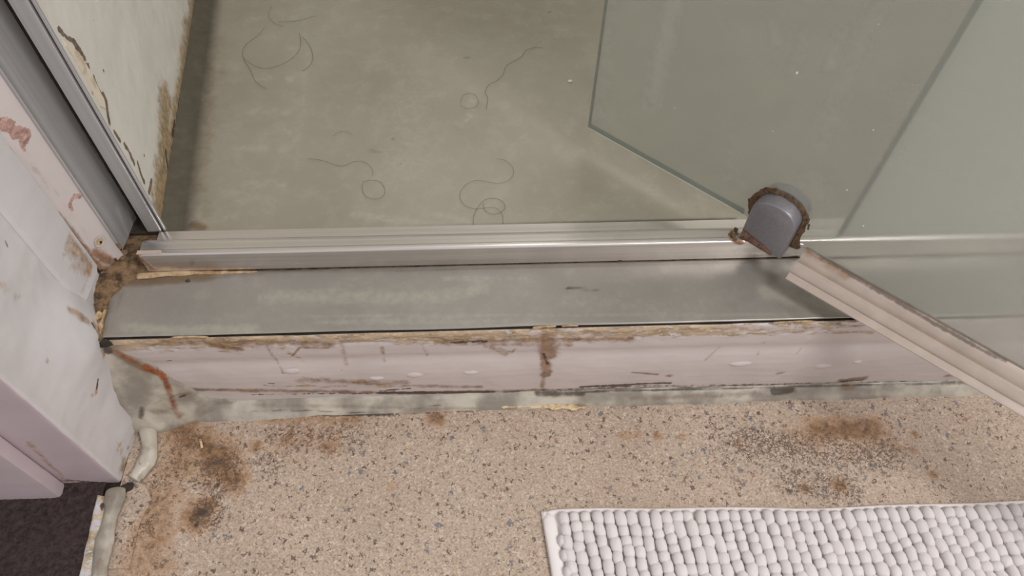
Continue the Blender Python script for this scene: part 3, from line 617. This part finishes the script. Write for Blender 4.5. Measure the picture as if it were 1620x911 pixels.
link('bar_shadow_gap', box('bar_gap', -0.356, 1.0, 0.4842, 0.53, 0.1520, 0.1546), M['gap'], bar)
# tan caulk remnant under the bar's left end
pts = resample([at_z((215, 437), ZT), at_z((300, 432), ZT), at_z((360, 431), ZT), at_z((408, 430), ZT)], 34)
link('caulk_remnant', bead('caulk_remnant', pts, [0.0085 * (1 - i / 40) for i in range(34)], [0.003 * (1 - i / 44) for i in range(34)], (0, 0, -1), 0.4, 9, 2), M['caulk_tan'], bar, True)
# pale flange slip sitting at the bar's left end
link('end_slip', box('end_slip', -0.3580, -0.3335, 0.4832, 0.4880, 0.1828, 0.1840, 0.0004), M['dseal'], bar)

# ================================================================== WALL CHANNEL
ch = empty('wall_channel', (-0.37, 0.53, ZT), 'upright aluminium channel fixed to the left jamb', 'metal channel')
csurf = surf('x', -0.386)
US = np.linspace(0, 1, 24); ZS = np.concatenate([np.arange(0.170, 0.46, 0.003), np.arange(0.48, 2.0, 0.08)])
cprof = [(-0.3865, 0.5022), (-0.3845, 0.5018), (-0.3838, 0.5030), (-0.3845, 0.5050), (-0.3868, 0.5062), (-0.3872, 0.550), (-0.3850, 0.5590)]
def cp_(t):
    t *= len(cprof) - 1; i = min(int(t), len(cprof) - 2); f_ = t - i
    return (cprof[i][0] + (cprof[i + 1][0] - cprof[i][0]) * f_, cprof[i][1] + (cprof[i + 1][1] - cprof[i][1]) * f_)
def chan_pt(t, z):
    x, y = cp_(t); zz = z
    if z < 0.1702: zz = z - 0.014 * ss(0.35, 0.9, t) + 0.002 * fb(t, 0, 0, 9)
    return (x, y, zz)
me = grid('channel_web', np.linspace(0, 1, 49), ZS, chan_pt); P = verts(me)
Bm = capsule_mask(P, [([(185, 330), (210, 385)], 9, .7), ([(200, 330), (214, 360)], 7, .8), ([(150, 300)], 6, .5), ([(130, 200), (126, 195)], 2.5, 1), ([(30, 60), (60, 130)], 10, .25)], csurf)
Gm = capsule_mask(P, [([(30, 0), (140, 225), (196, 310)], 2.4, .5)], csurf)
Rm = capsule_mask(P, [([(5, 0), (30, 30), (60, 90), (110, 170), (150, 240)], 3.5, .5), ([(186, 388), (212, 405)], 6, .8)], csurf)
set_dirt_tones(me, Rm, Gm, Bm); link('channel_web', me, M['alu_v'], ch, True)
def chan_box(name, x0, x1, y0, y1, z0, bev, mat, dirt=None):
    me = prism(name, [(x0 + bev, y0), (x1 - bev, y0), (x1, y0 + bev), (x1, y1), (x0, y1), (x0, y0 + bev)], z0, 2.0, lambda t, p, q: (p, q, t), UP(z0))
    if dirt is not None: P = verts(me); s_ = surf('y', y0); set_dirt_tones(me, *[capsule_mask(P, d, s_) if d else None for d in dirt])
    o = link(name, me, mat, ch); smooth_by_angle(o, 40); return o
chan_box('channel_flange', -0.3688, -0.3536, 0.5350, 0.5410, 0.157, 0.0008, M['alu_v'], (None, [([(232, 372), (258, 370)], 11, .95), ([(226, 331), (229, 331)], 2.5, .8)], [([(240, 340), (252, 360)], 4, .5)]))
chan_box('channel_groove', -0.3536, -0.3518, 0.5385, 0.5420, 0.157, 0.0002, M['gap'])
chan_box('channel_lip', -0.3518, -0.3490, 0.5362, 0.5390, 0.157, 0.0006, M['alu_v'], (None, [([(258, 368)], 4, .6)], None))
chan_box('channel_back', -0.3872, -0.3690, 0.5560, 0.5610, 0.152, 0.0002, M['gap'])
link('channel_foot_gap', box('channel_foot_gap', -0.4000, -0.350, 0.5352, 0.575, 0.1100, 0.1545), M['gap'], ch)

# crumbling filler between the post and the tread end
def lump(name, c, r, seed, mat, parent, sq=(1, 1, 0.6)):
    bm = bmesh.new(); bmesh.ops.create_icosphere(bm, subdivisions=2, radius=1)
    for v in bm.verts:
        d = 1 + 0.45 * fb(v.co.x + seed, v.co.y, v.co.z, 1.6); v.co = Vector((v.co.x * sq[0], v.co.y * sq[1], v.co.z * sq[2])) * r * d + Vector(c)
    me = bpy.data.meshes.new(name); bm.to_mesh(me); bm.free(); return link(name, me, mat, parent, False)
fl_ = empty('crumbling_filler', (-0.385, 0.44, ZT), 'crumbling brown filler between the white post and the tread end', 'filler')
V = []; F = []; ys = np.linspace(0.398, 0.510, 64); K = 15
for j, y in enumerate(ys):
    xl = face_x(min(y, .478), ZT) - 0.004; xr = tread_left(y) + 0.0015 + 0.006 * ss(0.45, 0.48, y) + 0.0012 * fb(y, 0, 0, 60) + 0.012 * ss(0.470, 0.486, y)
    for k in range(K):
        t = k / (K - 1); x = xl + (xr - xl) * t
        h_ = 0.0035 * math.sin(math.pi * min(1, t * 0.8 + 0.2)) + 0.0034 * fb(x, y, 0, 110) + 0.005 * (1 - t) * ss(0.44, 0.49, y)
        V.append((x, y, ZT + (h_ if k < K - 1 else -0.003)))
for j in range(len(ys) - 1):
    for k in range(K - 1): F.append((j * K + k, j * K + k + 1, (j + 1) * K + k + 1, (j + 1) * K + k))
link('filler_bed', mesh('filler_bed', V, F), M['filler'], fl_)
for i, (p, r) in enumerate([((158, 487), .0048), ((156, 500), .005), ((148, 516), .005), ((138, 508), .0036), ((158, 515), .004), ((163, 470), .003), ((170, 452), .0035), ((130, 500), .003), ((160, 458), .0032)]):
    lump('filler_lump', at_z(p, ZT + 0.003), r, i * 2.3, M['caulk_tan'] if i in (1, 4) else M['filler'], fl_, (.8, 1.2, .7))
pts = resample([at_z((168, 490), ZT + .001), at_z((162, 510), ZT + .001), at_z((159, 531), ZT + .001)], 14)
link('lifted_strip', bead('lifted_strip', pts, [0.0026] * 14, [0.0036] * 14, (0, 0, -1), 0.3, 7, 5), M['caulk_tan'], fl_, True)
lump('grey_plug', at_z((163, 543), ZT - 0.004), 0.0075, 9.1, M['gap'], fl_, (1.2, .6, .5))

# ================================================================== FIXED PANEL
fp = empty('fixed_glass_panel', (0.72, 0.495, 0.183), 'fixed frosted glass panel standing on the bar behind the open door', 'glass panel')
def glass_slab(name, o, u, nrm, L, z0, z1, th, mats, parent, us, zs, dirtfn=None):
    """front grid + back + edges; slots: face, edge, bright"""
    o = np.array(o); u = np.array(u); nrm = np.array(nrm); me = grid(name, us, zs, lambda a, z: tuple(o + u * a + np.array([0, 0, z])), flip=False)
    f = link(name, me, mats[0], parent, False)
    if dirtfn: set_dirt_tones(me, *dirtfn(verts(me)))
    return f
pe = 0.386
frame_us = np.array([0.0, 0.3, 0.62])
me = box('panel_pane', pe + 0.0006, 1.0, 0.4915, 0.4990, 0.1829, 2.0); link('panel_pane', me, M['glass2'], fp); set_dirt_tones(me)
link('panel_edge', box('panel_edge', pe - 0.0006, pe + 0.0006, 0.4913, 0.4992, 0.1829, 2.0, 0.0003), M['gedge'], fp)

# ================================================================== SHOWER DOOR
du = np.array([0.7455, -0.6665, 0.0]); dn_ = np.array([-0.6665, -0.7455, 0.0])
dO = np.array([0.1246, 0.6466, 0.0]); ZG = 0.195; TH = 0.006; LD = 0.90
door = empty('shower_door', (0.30, 0.487, ZG), 'open frosted glass shower door on a bottom pivot, streaked with limescale', 'shower door')
def dpt(a, z, off=0.0): return dO + du * a + dn_ * off + np.array([0, 0, z])
dsurf = surf('p', dO, dn_)
# front etched face (with dirt), back face, both slightly inside the edge strips
us = np.concatenate([np.arange(0.0008, 0.46, 0.003), np.arange(0.47, LD, 0.03), [LD]]); zs = np.concatenate([np.arange(ZG + 0.0008, 0.62, 0.003), np.arange(0.64, 2.0, 0.08), [2.0]])
nu, nv = len(us), len(zs); V = [dpt(a, z) for z in zs for a in us] + [dpt(a, z, -TH) for z in (zs[0], zs[-1]) for a in (us[0], us[-1])]
F = [(j * nu + i, j * nu + i + 1, (j + 1) * nu + i + 1, (j + 1) * nu + i) for j in range(nv - 1) for i in range(nu - 1)]
q0 = nu * nv; F.append((q0, q0 + 2, q0 + 3, q0 + 1))
me = mesh('glass_pane', V, F); P = verts(me)
Bm = capsule_mask(P, [([(1066, 0), (1050, 80), (1034, 155)], 17, .95), ([(1030, 100), (1020, 170)], 9, .5), ([(1395, 0), (1350, 90), (1320, 170), (1300, 230)], 16, .34), ([(1330, 50), (1310, 110)], 14, .35), ([(1225, 40), (1230, 70)], 14, .4), ([(1270, 60), (1255, 110)], 14, .35), ([(1290, 300)], 30, .5), ([(1430, 140), (1400, 260)], 20, .25), ([(965, 0), (950, 200)], 22, .3), ([(1150, 200), (1160, 280)], 40, .2)], dsurf)
Rm = capsule_mask(P, [([(932, 200), (929, 193)], 4.5, 1), ([(1250, 395), (1290, 402)], 9, .6)], dsurf)
set_dirt_tones(me, Rm, None, Bm)
gp = link('glass_pane', me, M['glass'], door)
# polished edges of the pane: left upright edge and bottom edge with its highlight painted pale
a0 = 0.0
pr = [(0.0006, 0.0), (0.0, 0.0008), (0.0, -0.0)]
def edge_prism(name, prof, A, B, fn, mat, segs=1):
    o = link(name, prism(name, prof, A, B, fn, segs), mat, door); return o
edge_prism('upright_edge', [(-0.0006, -0.0006), (-0.0006, -TH + 0.0006), (0.0, -TH), (0.0012, -TH), (0.0012, 0.0001), (0.0, 0.0001)], ZG, 2.0, lambda t, p, q: tuple(dpt(p, t, q)), M['gedge'])
edge_prism('bottom_edge', [(-0.0002, -0.0010), (0.0004, 0.0003), (0.0012, 0.0003), (0.0012, -TH), (-0.0002, -TH)], 0.0, 0.2015, lambda t, p, q: tuple(dpt(t, ZG + p, q)), M['ghighlight'])
edge_prism('bottom_refraction_strip', [(0.0012, 0.0002), (0.0085, 0.0002), (0.0085, -0.0001), (0.0012, -0.0001)], 0.0, 0.205, lambda t, p, q: tuple(dpt(t, ZG + p, q)), M['gedge'])  # flat strip painting in the light refracted inside the pane's lower edge
# pivot hinge block: D-shaped cheek proud of the glass
hb = np.array([0.2725, 0.4897, 0.184]); HW = 0.0480
def dshape(grow, bottom=0.0, nz_=0.0, seed=0, tilt=0.0):
    pts = []
    hs, eh = 0.045, 0.0185
    N_ = 22
    for i in range(N_ + 1):
        a = math.pi * i / N_; pts.append((HW / 2 + math.cos(a) * (HW / 2 + grow), hs + math.sin(a) * (eh + grow)))
    pts = [(HW + grow, bottom)] + pts + [(-grow, bottom)]
    if nz_: pts = [(p + nz_ * fb(p * 60, q * 60, seed, 1), q + nz_ * fb(p * 60, q * 60, seed + 9, 1)) for p, q in pts]
    return pts
def hpt(a, z, off): return tuple(hb + du * a + np.array([0, 0, z]) + dn_ * off)
back = -((hb - dO) @ dn_)          # offset of the glass face behind the cheek's front
def layered(name, layers, mat, parent):
    V = []; F = []; k = len(layers[0][0])
    for prof, off in layers: V += [hpt(p, q, off) for p, q in prof]
    for j in range(len(layers) - 1):
        for i in range(k): F.append((j * k + i, j * k + (i + 1) % k, (j + 1) * k + (i + 1) % k, (j + 1) * k + i))
    F.append(tuple((len(layers) - 1) * k + i for i in range(k))); F.append(tuple(range(k))[::-1])
    me = mesh(name, V, F); bm = bmesh.new(); bm.from_mesh(me); bmesh.ops.recalc_face_normals(bm, faces=bm.faces); bm.to_mesh(me); bm.free()
    o = link(name, me, mat, parent); smooth_by_angle(o, 50); return o
hblock = layered('pivot_hinge', [(dshape(0), back - 0.002), (dshape(0), -0.0016), (dshape(-0.0005), -0.0006), (dshape(-0.0016), 0.0)], M['hinge'], door)
set_dirt_tones(hblock.data)
tag(hblock, 'satin silver D-shaped pivot hinge cheek')
# matching cheek on the inside of the glass
o = layered('pivot_hinge_inside', [(dshape(0), back - 0.008), (dshape(0), back - 0.019), (dshape(-0.0016), back - 0.0205)], M['hinge'], door); set_dirt_tones(o.data)
# brown crust ring of old mould around the cheek
def ring():
    V = []; F = []; hs, eh = 0.045, 0.0185; N_ = 60; path = []
    for i in range(10): path.append((HW, 0.006 + (hs - 0.006) * i / 10, 1, 0))
    for i in range(31): a = math.pi * i / 30; path.append((HW / 2 + math.cos(a) * HW / 2, hs + math.sin(a) * eh, math.cos(a), math.sin(a)))
    for i in range(8): path.append((0, hs - (hs - 0.018) * (i + 1) / 8, -1, 0))
    for i, (p, q, nx, nq) in enumerate(path):
        t = i / (len(path) - 1)
        wdt = 0.0060 + 0.0024 * fb(i * 0.5, 0, 0, 1) - 0.0025 * math.sin(math.pi * t) ** 4 * (0.3 < t < .6)
        if t < 0.08: wdt *= 1.5
        if t > 0.80: wdt += 0.004 * (1 - abs(t - 0.90) / 0.1)
        for k, (d, hgt) in enumerate([(-0.0012, 0.0020), (0.15, 0.0028), (0.5, 0.0020), (0.8, 0.0014), (1.0, 0.0002)]):
            dd = d if k == 0 else d * wdt
            hh = hgt * (1 + 0.5 * fb(i * 0.7, k, 2, 1))
            V.append(hpt(p + nx * dd, q + nq * dd, back + max(0.0001, hh)))
    for i in range(len(path) - 1):
        for k in range(4): F.append((i * 5 + k, i * 5 + k + 1, (i + 1) * 5 + k + 1, (i + 1) * 5 + k))
    return link('grime_ring', mesh('grime_ring', V, F), M['crust'], door, False)
ring()
for i, (p, r) in enumerate([((1279, 347), .0016), ((1280, 356), .0013), ((1279, 361), .0013), ((1278, 351), .0011)]):
    lump('grime_flake', dsurf(p) + dn_ * 0.0005, r, i * 3.7, M['crust'], door, (1, 1, 1.3))
# rust crust along the cheek's lower lip
V = []; F = []
for i in range(25):
    t = i / 24; a = 0.001 + t * 0.0375
    top = 0.0105 * (1 - t) ** 0.6 + 0.0018 * fb(i * 0.6, 0, 4, 1) + 0.0015; 
    for k in range(4):
        f_ = k / 3; V.append(hpt(a, -0.0015 * (t) + top * f_, 0.0004 + 0.0016 * math.sin(math.pi * min(1, f_ + .15)) * (1 + .6 * fb(i, k, 0, .9))))
for i in range(24):
    for k in range(3): F.append((i * 4 + k, i * 4 + k + 1, (i + 1) * 4 + k + 1, (i + 1) * 4 + k))
link('rust_crust', mesh('rust_crust', V, F), M['rust_crust'], door)
for i, (p, r) in enumerate([((1159, 371), .005), ((1164, 363), .003), ((1163, 378), .003)]):
    lump('amber_gunk', at_z(p, 0.1838), r, i * 1.9 + 5, M['filler'], door, (.7, 1, .6))
# drip seal under the outer half of the door
a1 = 0.2785
sp = [(0.0005, 0.0022), (0.0030, 0.0012), (0.0060, -0.0015), (0.0095, -0.0080), (0.0110, -0.0104), (0.0124, -0.0098), (0.0150, -0.0052), (0.0190, -0.0056), (0.0225, -0.0085), (0.0243, -0.0122), (0.0253, -0.0146), (0.0264, -0.0120), (0.0300, -0.0128), (0.0336, -0.0150),
      (0.0334, -0.0164), (0.0250, -0.0162), (0.0180, -0.0134), (0.0080, -0.0130), (-0.0060, -0.0120), (-0.0066, 0.0010)]
me = prism('drip_seal', sp, a1, LD, lambda t, p, q: tuple(dpt(t, ZG + q, p)), 230); P = verts(me); ds = surf('p', dO + np.array([0, 0, ZG]), (-0.36, -0.40, 0.84))
Gm = capsule_mask(P, [([(1272, 395), (1330, 425), (1400, 465), (1480, 512), (1560, 556), (1590, 570)], 4.6, .85), ([(1258, 420), (1300, 445)], 3.2, .4), ([(1320, 440), (1350, 460)], 3, .3), ([(1258, 436), (1400, 505)], 2.0, .35)], ds)
Rm = capsule_mask(P, [([(1272, 396), (1340, 436)], 8, .8), ([(1285, 415), (1420, 490)], 4, .55), ([(1252, 440), (1400, 500), (1620, 625)], 3, .35), ([(1340, 430), (1500, 520)], 4, .5), ([(1290, 440), (1330, 462)], 3, .6), ([(1420, 500), (1620, 610)], 3, .4)], ds)  # brown stains, with shade painted along the grooves
set_dirt_tones(me, Rm, Gm, None)
o = link('drip_seal', me, M['dseal'], door); smooth_by_angle(o, 28); tag(o, 'milky plastic drip seal with two ribs')
# dry white drops on the pane
for i, (p, r) in enumerate([((1261, 115), .0026), ((1223, 207), .0012), ((1340, 300), .0016), ((1366, 357), .0018), ((1382, 205), .0012), ((1068, 170), .0012), ((1390, 38), .001)]):
    lump('dried_drop', dsurf(p) + dn_ * 0.0004, r * 0.5, i * 4.3, M['drop'], door, (.7, .7, 1.2))

# ================================================================== BEADS AT THE POST'S FOOT AND THE CARPET STRIP
pts = resample([at_z((228, 652), .002), at_z((236, 690), .002), at_z((236, 720), .002), at_z((226, 742), .002), at_z((212, 760), .002)], 34)
w_ = [0.019 + 0.002 * math.sin(i * .4) - 0.004 * (i > 29) for i in range(34)]
me = bead('sealant_bead', pts, w_, [0.0095] * 34, (0, 0, -1), 0.10, 13, 3)
P = verts(me); set_dirt_tones(me, capsule_mask(P, [([(228, 650), (236, 672)], 14, .6), ([(210, 760), (222, 752)], 8, .5)], fz), capsule_mask(P, [([(225, 648), (232, 660)], 10, .6), ([(222, 700), (222, 735)], 4, .6)], fz), None)
tag(link('sealant_bead', me, M['seal'], None, True), 'curved grey sealant bead on the vinyl at the foot of the white post', 'sealant')
pts = resample([at_z((184, 772), .005), at_z((180, 800), .005), at_z((172, 830), .005), at_z((165, 860), .005), at_z((160, 893), .005), at_z((154, 935), .005)], 40)
w_ = [0.0175 + 0.002 * math.sin(i * .33) + (0.003 if i < 7 else 0) for i in range(40)]
me = bead('sealant_bead', pts, w_, [0.0075] * 40, (0, 0, -1), 0.10, 13, 8)
P = verts(me); set_dirt_tones(me, capsule_mask(P, [([(184, 772), (180, 790)], 10, .4), ([(158, 890), (154, 930)], 10, .5)], fz), capsule_mask(P, [([(158, 900), (154, 935)], 10, .5), ([(172, 785), (166, 800)], 5, .4)], fz), None)
tag(link('sealant_bead', me, M['seal'], None, True), 'long grey sealant bead beside the white timber strip at the carpet edge', 'sealant')
# painted timber strip between carpet and vinyl
p0, p1 = at_z((153, 783), 0.006), at_z((114, 960), 0.006); q0, q1 = at_z((178, 788), 0.006), at_z((150, 960), 0.006)
sv = []; sf = []; NS = 40
for i in range(NS):
    t = i / (NS - 1); L_ = p0 + (p1 - p0) * t; Rr = q0 + (q1 - q0) * t; j = 0.0007 * fb(t * 9, 0, 0, 1)
    for k, (f_, z) in enumerate([(0, -0.002), (0.0, 0.0050), (0.10, 0.0066), (0.5, 0.0068), (1.0, 0.0062), (1.0, -0.002)]):
        p = L_ + (Rr - L_) * f_; sv.append((p[0] + j, p[1], z + 0.0003 * fb(t * 14, k, 2, 1)))
for i in range(NS - 1):
    for k in range(5): sf.append((i * 6 + k, (i + 1) * 6 + k, (i + 1) * 6 + k + 1, i * 6 + k + 1))
sf.append(tuple(range(6)))
me = mesh('threshold_strip', sv, sf); P = verts(me)
set_dirt_tones(me, capsule_mask(P, [([(150, 790), (140, 860)], 6, .6), ([(160, 800), (166, 792)], 8, .8)], fz), capsule_mask(P, [([(160, 790), (164, 810)], 4, .8), ([(148, 880), (136, 882)], 2, .6)], fz), np.full(len(P), .50))
o = link('timber_strip', me, M['post']); smooth_by_angle(o, 40); tag(o, 'narrow white painted timber strip edging the dark carpet', 'strip')
# torn vinyl corner lifting by the post
cp = [(218, 763), (232, 770), (240, 790), (222, 830), (205, 900), (168, 900), (174, 860), (190, 792)]
cv = [tuple(at_z(p, 0.0)[:2]) for p in cp]; k = len(cv); vv = [(x, y, 0.0018) for x, y in cv] + [(x, y, -0.002) for x, y in cv]
me = mesh('vinyl_edge', vv, [tuple(range(k))[::-1]] + [(i, (i + 1) % k, k + (i + 1) % k, k + i) for i in range(k)])
bm = bmesh.new(); bm.from_mesh(me); bmesh.ops.recalc_face_normals(bm, faces=bm.faces); bmesh.ops.subdivide_edges(bm, edges=bm.edges, cuts=3, use_grid_fill=True); bm.to_mesh(me); bm.free()
P = verts(me); set_dirt_tones(me, capsule_mask(P, [([(225, 850), (200, 890)], 18, .6), ([(215, 800), (230, 830)], 20, .45)], fz), capsule_mask(P, [([(205, 825), (215, 840)], 16, .9)], fz), capsule_mask(P, [([(192, 795), (210, 835)], 9, .6)], fz))
tag(link('vinyl_offcut', me, M['floor']), 'cut corner piece of speckled vinyl beside the long sealant bead', 'vinyl')
me = box('corner_hole', *(lambda a: (a[0] - .006, a[0] + .006, a[1] - .006, a[1] + .006, 0.0, 0.0012))(at_z((203, 772), 0)), 0.0004)
tag(link('dirt_clump', lump('dirt_tmp', at_z((204, 771), 0.0008), 0.0085, 4, M['gap'], None, (1.0, .7, .2)).data), 'black dirt clump in the gap at the post corner', 'dirt')
bpy.data.objects.remove(bpy.data.objects['dirt_tmp']); bpy.data.meshes.remove(me)

# ================================================================== SMALL LOOSE THINGS
pts = resample([at_z((792, 642), .002), at_z((830, 641), .002), at_z((880, 643), .002), at_z((926, 645), .002)], 30)
me = bead('paint_splinter', pts, [0.0075 + 0.0015 * math.sin(i * 1.1) - 0.003 * (i > 25) for i in range(30)], [0.0022] * 30, (0, 0, -1), 0.35, 7, 6)
tag(link('paint_splinter', me, M['splinter'], None, True), 'pale splinter of peeled wood lying on the vinyl below the step', 'splinter')
pts = resample([at_z((925, 640), .0015), at_z((960, 637), .0015), at_z((998, 634), .0015)], 16)
me = bead('paint_splinter', pts, [0.0016] * 16, [0.0012] * 16, (0, 0, -1), 0.3, 5, 2)
tag(link('paint_splinter', me, M['splinter'], None, True), 'hair-thin pale splinter along the sealant, right of the larger splinter', 'splinter')
pts = resample([at_z((316, 694), .001), at_z((318, 700), .001), at_z((320, 709), .001)], 10)
tag(link('paint_splinter', bead('paint_splinter', pts, [0.0032] * 10, [0.0012] * 10, (0, 0, -1), 0.3, 5, 7), M['splinter'], None, True), 'small tan flake on the stained vinyl near the corner sealant', 'splinter')
sp_ = lump('black_speck', at_z((297, 444), ZT + .0008), 0.0017, 1.2, M['speck'], None, (1.4, 1, .5)); tag(sp_, 'black speck on the grey tread near the tan caulk', 'speck')
sp_ = lump('white_drop', at_z((902, 128), ZT + .0002), 0.0030, 2.2, M['drop'], None, (1, .8, .35)); tag(sp_, 'white drop of residue on the tray left of the glass door', 'drop')
def hair(pxs, label, z=None, rad=0.00016):
    z = ZT + 0.0010 if z is None else z
    c = bpy.data.curves.new('loose_hair', 'CURVE'); c.dimensions = '3D'; c.bevel_depth = rad; c.bevel_resolution = 1; c.resolution_u = 2
    pts = resample([at_z(p, z) for p in pxs], len(pxs) * 6); s = c.splines.new('POLY'); s.points.add(len(pts) - 1)
    for i, p in enumerate(pts): s.points[i].co = (p.x, p.y, p.z + 0.0002 * math.sin(i * .4), 1)
    o = bpy.data.objects.new('loose_hair', c); COL.objects.link(o)
    deps = bpy.context.evaluated_depsgraph_get(); me = bpy.data.meshes.new_from_object(o.evaluated_get(deps)); bpy.data.objects.remove(o); bpy.data.curves.remove(c)
    o = link('loose_hair', me, M['hair'], None, True); return tag(o, label, 'hair', 'loose hairs on the shower tray')
hair([(430, 10), (425, 24), (434, 36), (448, 42)], 'short dark hair hooked near the top left of the tray')
hair([(440, 35), (458, 34), (478, 31), (492, 27), (500, 25)], 'dark hair lying straight at the top left of the tray')
hair([(473, 52), (476, 66), (470, 84), (450, 100), (420, 108), (396, 100), (384, 88), (388, 72), (408, 56), (418, 44)], 'dark hair in a big open loop at the upper left of the tray', rad=.00018)
hair([(478, 58), (490, 72), (495, 90), (490, 104), (478, 112)], 'hair curved to the right beside the big open loop', rad=.00018)
hair([(384, 92), (396, 110), (404, 128), (422, 141)], 'hair sloping down from the big open loop', rad=.00018)
hair([(488, 251), (500, 252), (516, 255), (530, 261), (544, 262), (556, 257), (572, 255), (584, 261), (590, 271), (589, 278)], 'wavy dark hair above the small closed ring on the tray')
hair([(573, 288), (588, 285), (602, 288), (609, 300), (606, 310), (594, 315), (580, 311), (573, 300), (574, 290)], 'hair curled in a small closed ring on the tray')
hair([(785, 251), (800, 254), (811, 264), (812, 276), (803, 286), (788, 290), (772, 288), (756, 285), (740, 290), (729, 302), (728, 314), (736, 325), (752, 330), (768, 329), (785, 329), (795, 340), (796, 355)], 'long dark hair in an S shape in the middle of the tray')
hair([(750, 356), (749, 344), (756, 328), (766, 317), (780, 313), (794, 318), (799, 328), (790, 337), (776, 338), (766, 330), (765, 320)], 'hair looping twice over the long S-shaped hair', rad=.00018)
hair([(858, 76), (846, 75), (831, 80), (825, 90), (810, 98), (800, 105), (796, 118), (785, 128), (774, 134), (768, 145), (772, 156), (769, 172)], 'long hair running diagonally left of the white drop', rad=.0002)
hair([(728, 162), (734, 150), (748, 148), (757, 158), (754, 168), (740, 172), (728, 166)], 'faint ring of hair at the foot of the diagonal hair', rad=.00015)
hair([(527, 215), (536, 209), (548, 208), (558, 214)], 'faint short arc of hair above the wavy hair', rad=.00013)

# ================================================================== BATH MAT
mat = empty('bath_mat', (0.33, 0.05, 0.0), 'white chenille bath mat with knobbly tufts on the vinyl floor', 'bath mat')
MU = Vector((0.9995, -0.018, 0)); MV = Vector((0.105, -0.9945, 0)); MO = Vector((0.0545, 0.2610, 0))
def mpt(a, b, z):
    wob = 0.0016 * math.sin(a * 14 + .4) + 0.0008 * math.sin(a * 37)
    return MO + MU * a + MV * b + Vector((0, wob * max(0, 1 - b * 2), z))
ML, MW = 0.78, 0.50
AS = np.concatenate([[0, 0.0012, 0.004], np.linspace(0.012, ML - 0.012, 90), [ML - 0.004, ML - 0.0012, ML]]); BS = np.concatenate([[0, 0.0012, 0.003], np.linspace(0.006, MW - 0.006, 50), [MW - 0.003, MW - 0.0012, MW]])
def base_pt(a, b):
    e = min(a, ML - a, b, MW - b); z = 0.0006 if e <= 0 else 0.0038 if e < 0.0013 else 0.0052 if e < 0.0045 else 0.0046
    return tuple(mpt(a, b, z))
link('woven_base', grid('woven_base', AS, BS, base_pt, flip=True), M['hem'], mat, True)
hem_pts = [mpt(0.0075, b, 0.0044) for b in np.linspace(0.002, MW, 60)]
link('side_hem', bead('side_hem', hem_pts, [0.0145] * 60, [0.0032] * 60, (0, 0, -1), 0.06, 9, 4), M['hem'], mat, True)
hem_pts = [mpt(a, 0.0030, 0.0040) for a in np.linspace(0.004, ML, 110)]
link('top_hem', bead('top_hem', hem_pts, [0.0062] * 110, [0.0028] * 110, (0, 0, -1), 0.08, 9, 6), M['hem'], mat, True)
rg = random.Random(11)
tufts = []
for k in range(14):
    bm = bmesh.new(); bmesh.ops.create_uvsphere(bm, u_segments=10, v_segments=6, radius=1)
    for v in bm.verts:
        d = 1 + 0.14 * fb(v.co.x + k * 3, v.co.y, v.co.z, 1.5)
        x, y, z = v.co; x = math.copysign(abs(x) ** 0.85, x); y = math.copysign(abs(y) ** 0.8, y)
        v.co = Vector((x, y, z)) * d
    for f_ in bm.faces: f_.smooth = True
    me = bpy.data.meshes.new('tuft'); bm.to_mesh(me); bm.free(); me.materials.append(M['mat']); tufts.append(me)
PITCH = 0.01225; place = []
ang = math.atan2(MV.y, MV.x) + math.pi / 2
ncol = int((ML - 0.03) / PITCH)
for c in range(ncol):
    a = 0.0215 + c * PITCH; b = 0.0062; 
    while b < MW - 0.012:
        L = rg.uniform(0.0095, 0.0150) * (1.35 if rg.random() < .22 else 1)
        p = mpt(a + rg.uniform(-.0007, .0007) + 0.0006 * math.sin(b * 90 + c), b + L / 2, 0.0085 + rg.uniform(-.0004, .0006))
        place.append((p, L, rg.randrange(14), rg.uniform(-.12, .12), rg.uniform(.92, 1.08))); b += L * 0.93
# a few stray tufts against the hem
for b in (0.047, 0.062, 0.079): place.append((mpt(0.0165, b - .012, 0.0075), 0.010, 3, 0, .8))
def in_frame(p):
    v = R.T @ (np.array(p) - np.array([0, 0, H])); x = CX + FPX * v[0] / -v[2]; y = CY - FPX * v[1] / -v[2]; return -10 < x < 1632 and y < 922
near = [q for q in place if in_frame(q[0])]; near.sort(key=lambda q: -q[0].y); 
near_ids = set(id(q) for q in near[:300])
bm = bmesh.new()
inv = mat.matrix_world.inverted()
for q in place:
    p, L, k, rz, sx = q
    Mx = Matrix.Translation(p) @ Matrix.Rotation(ang + rz, 4, 'Z') @ Matrix.Diagonal((0.0063 * sx, L * 0.68, 0.0070, 1))
    if id(q) in near_ids:
        o = bpy.data.objects.new('tuft', tufts[k]); COL.objects.link(o); o.parent = mat; o.matrix_parent_inverse = inv; o.matrix_world = Mx
    else:
        n0 = len(bm.verts); bm.from_mesh(tufts[k]); bm.verts.ensure_lookup_table()
        for v in bm.verts[n0:]: v.co = Mx @ v.co
me = bpy.data.meshes.new('tuft_field'); bm.to_mesh(me); bm.free()
o = link('tuft_field', me, M['mat'], mat, True); o['kind'] = 'stuff'
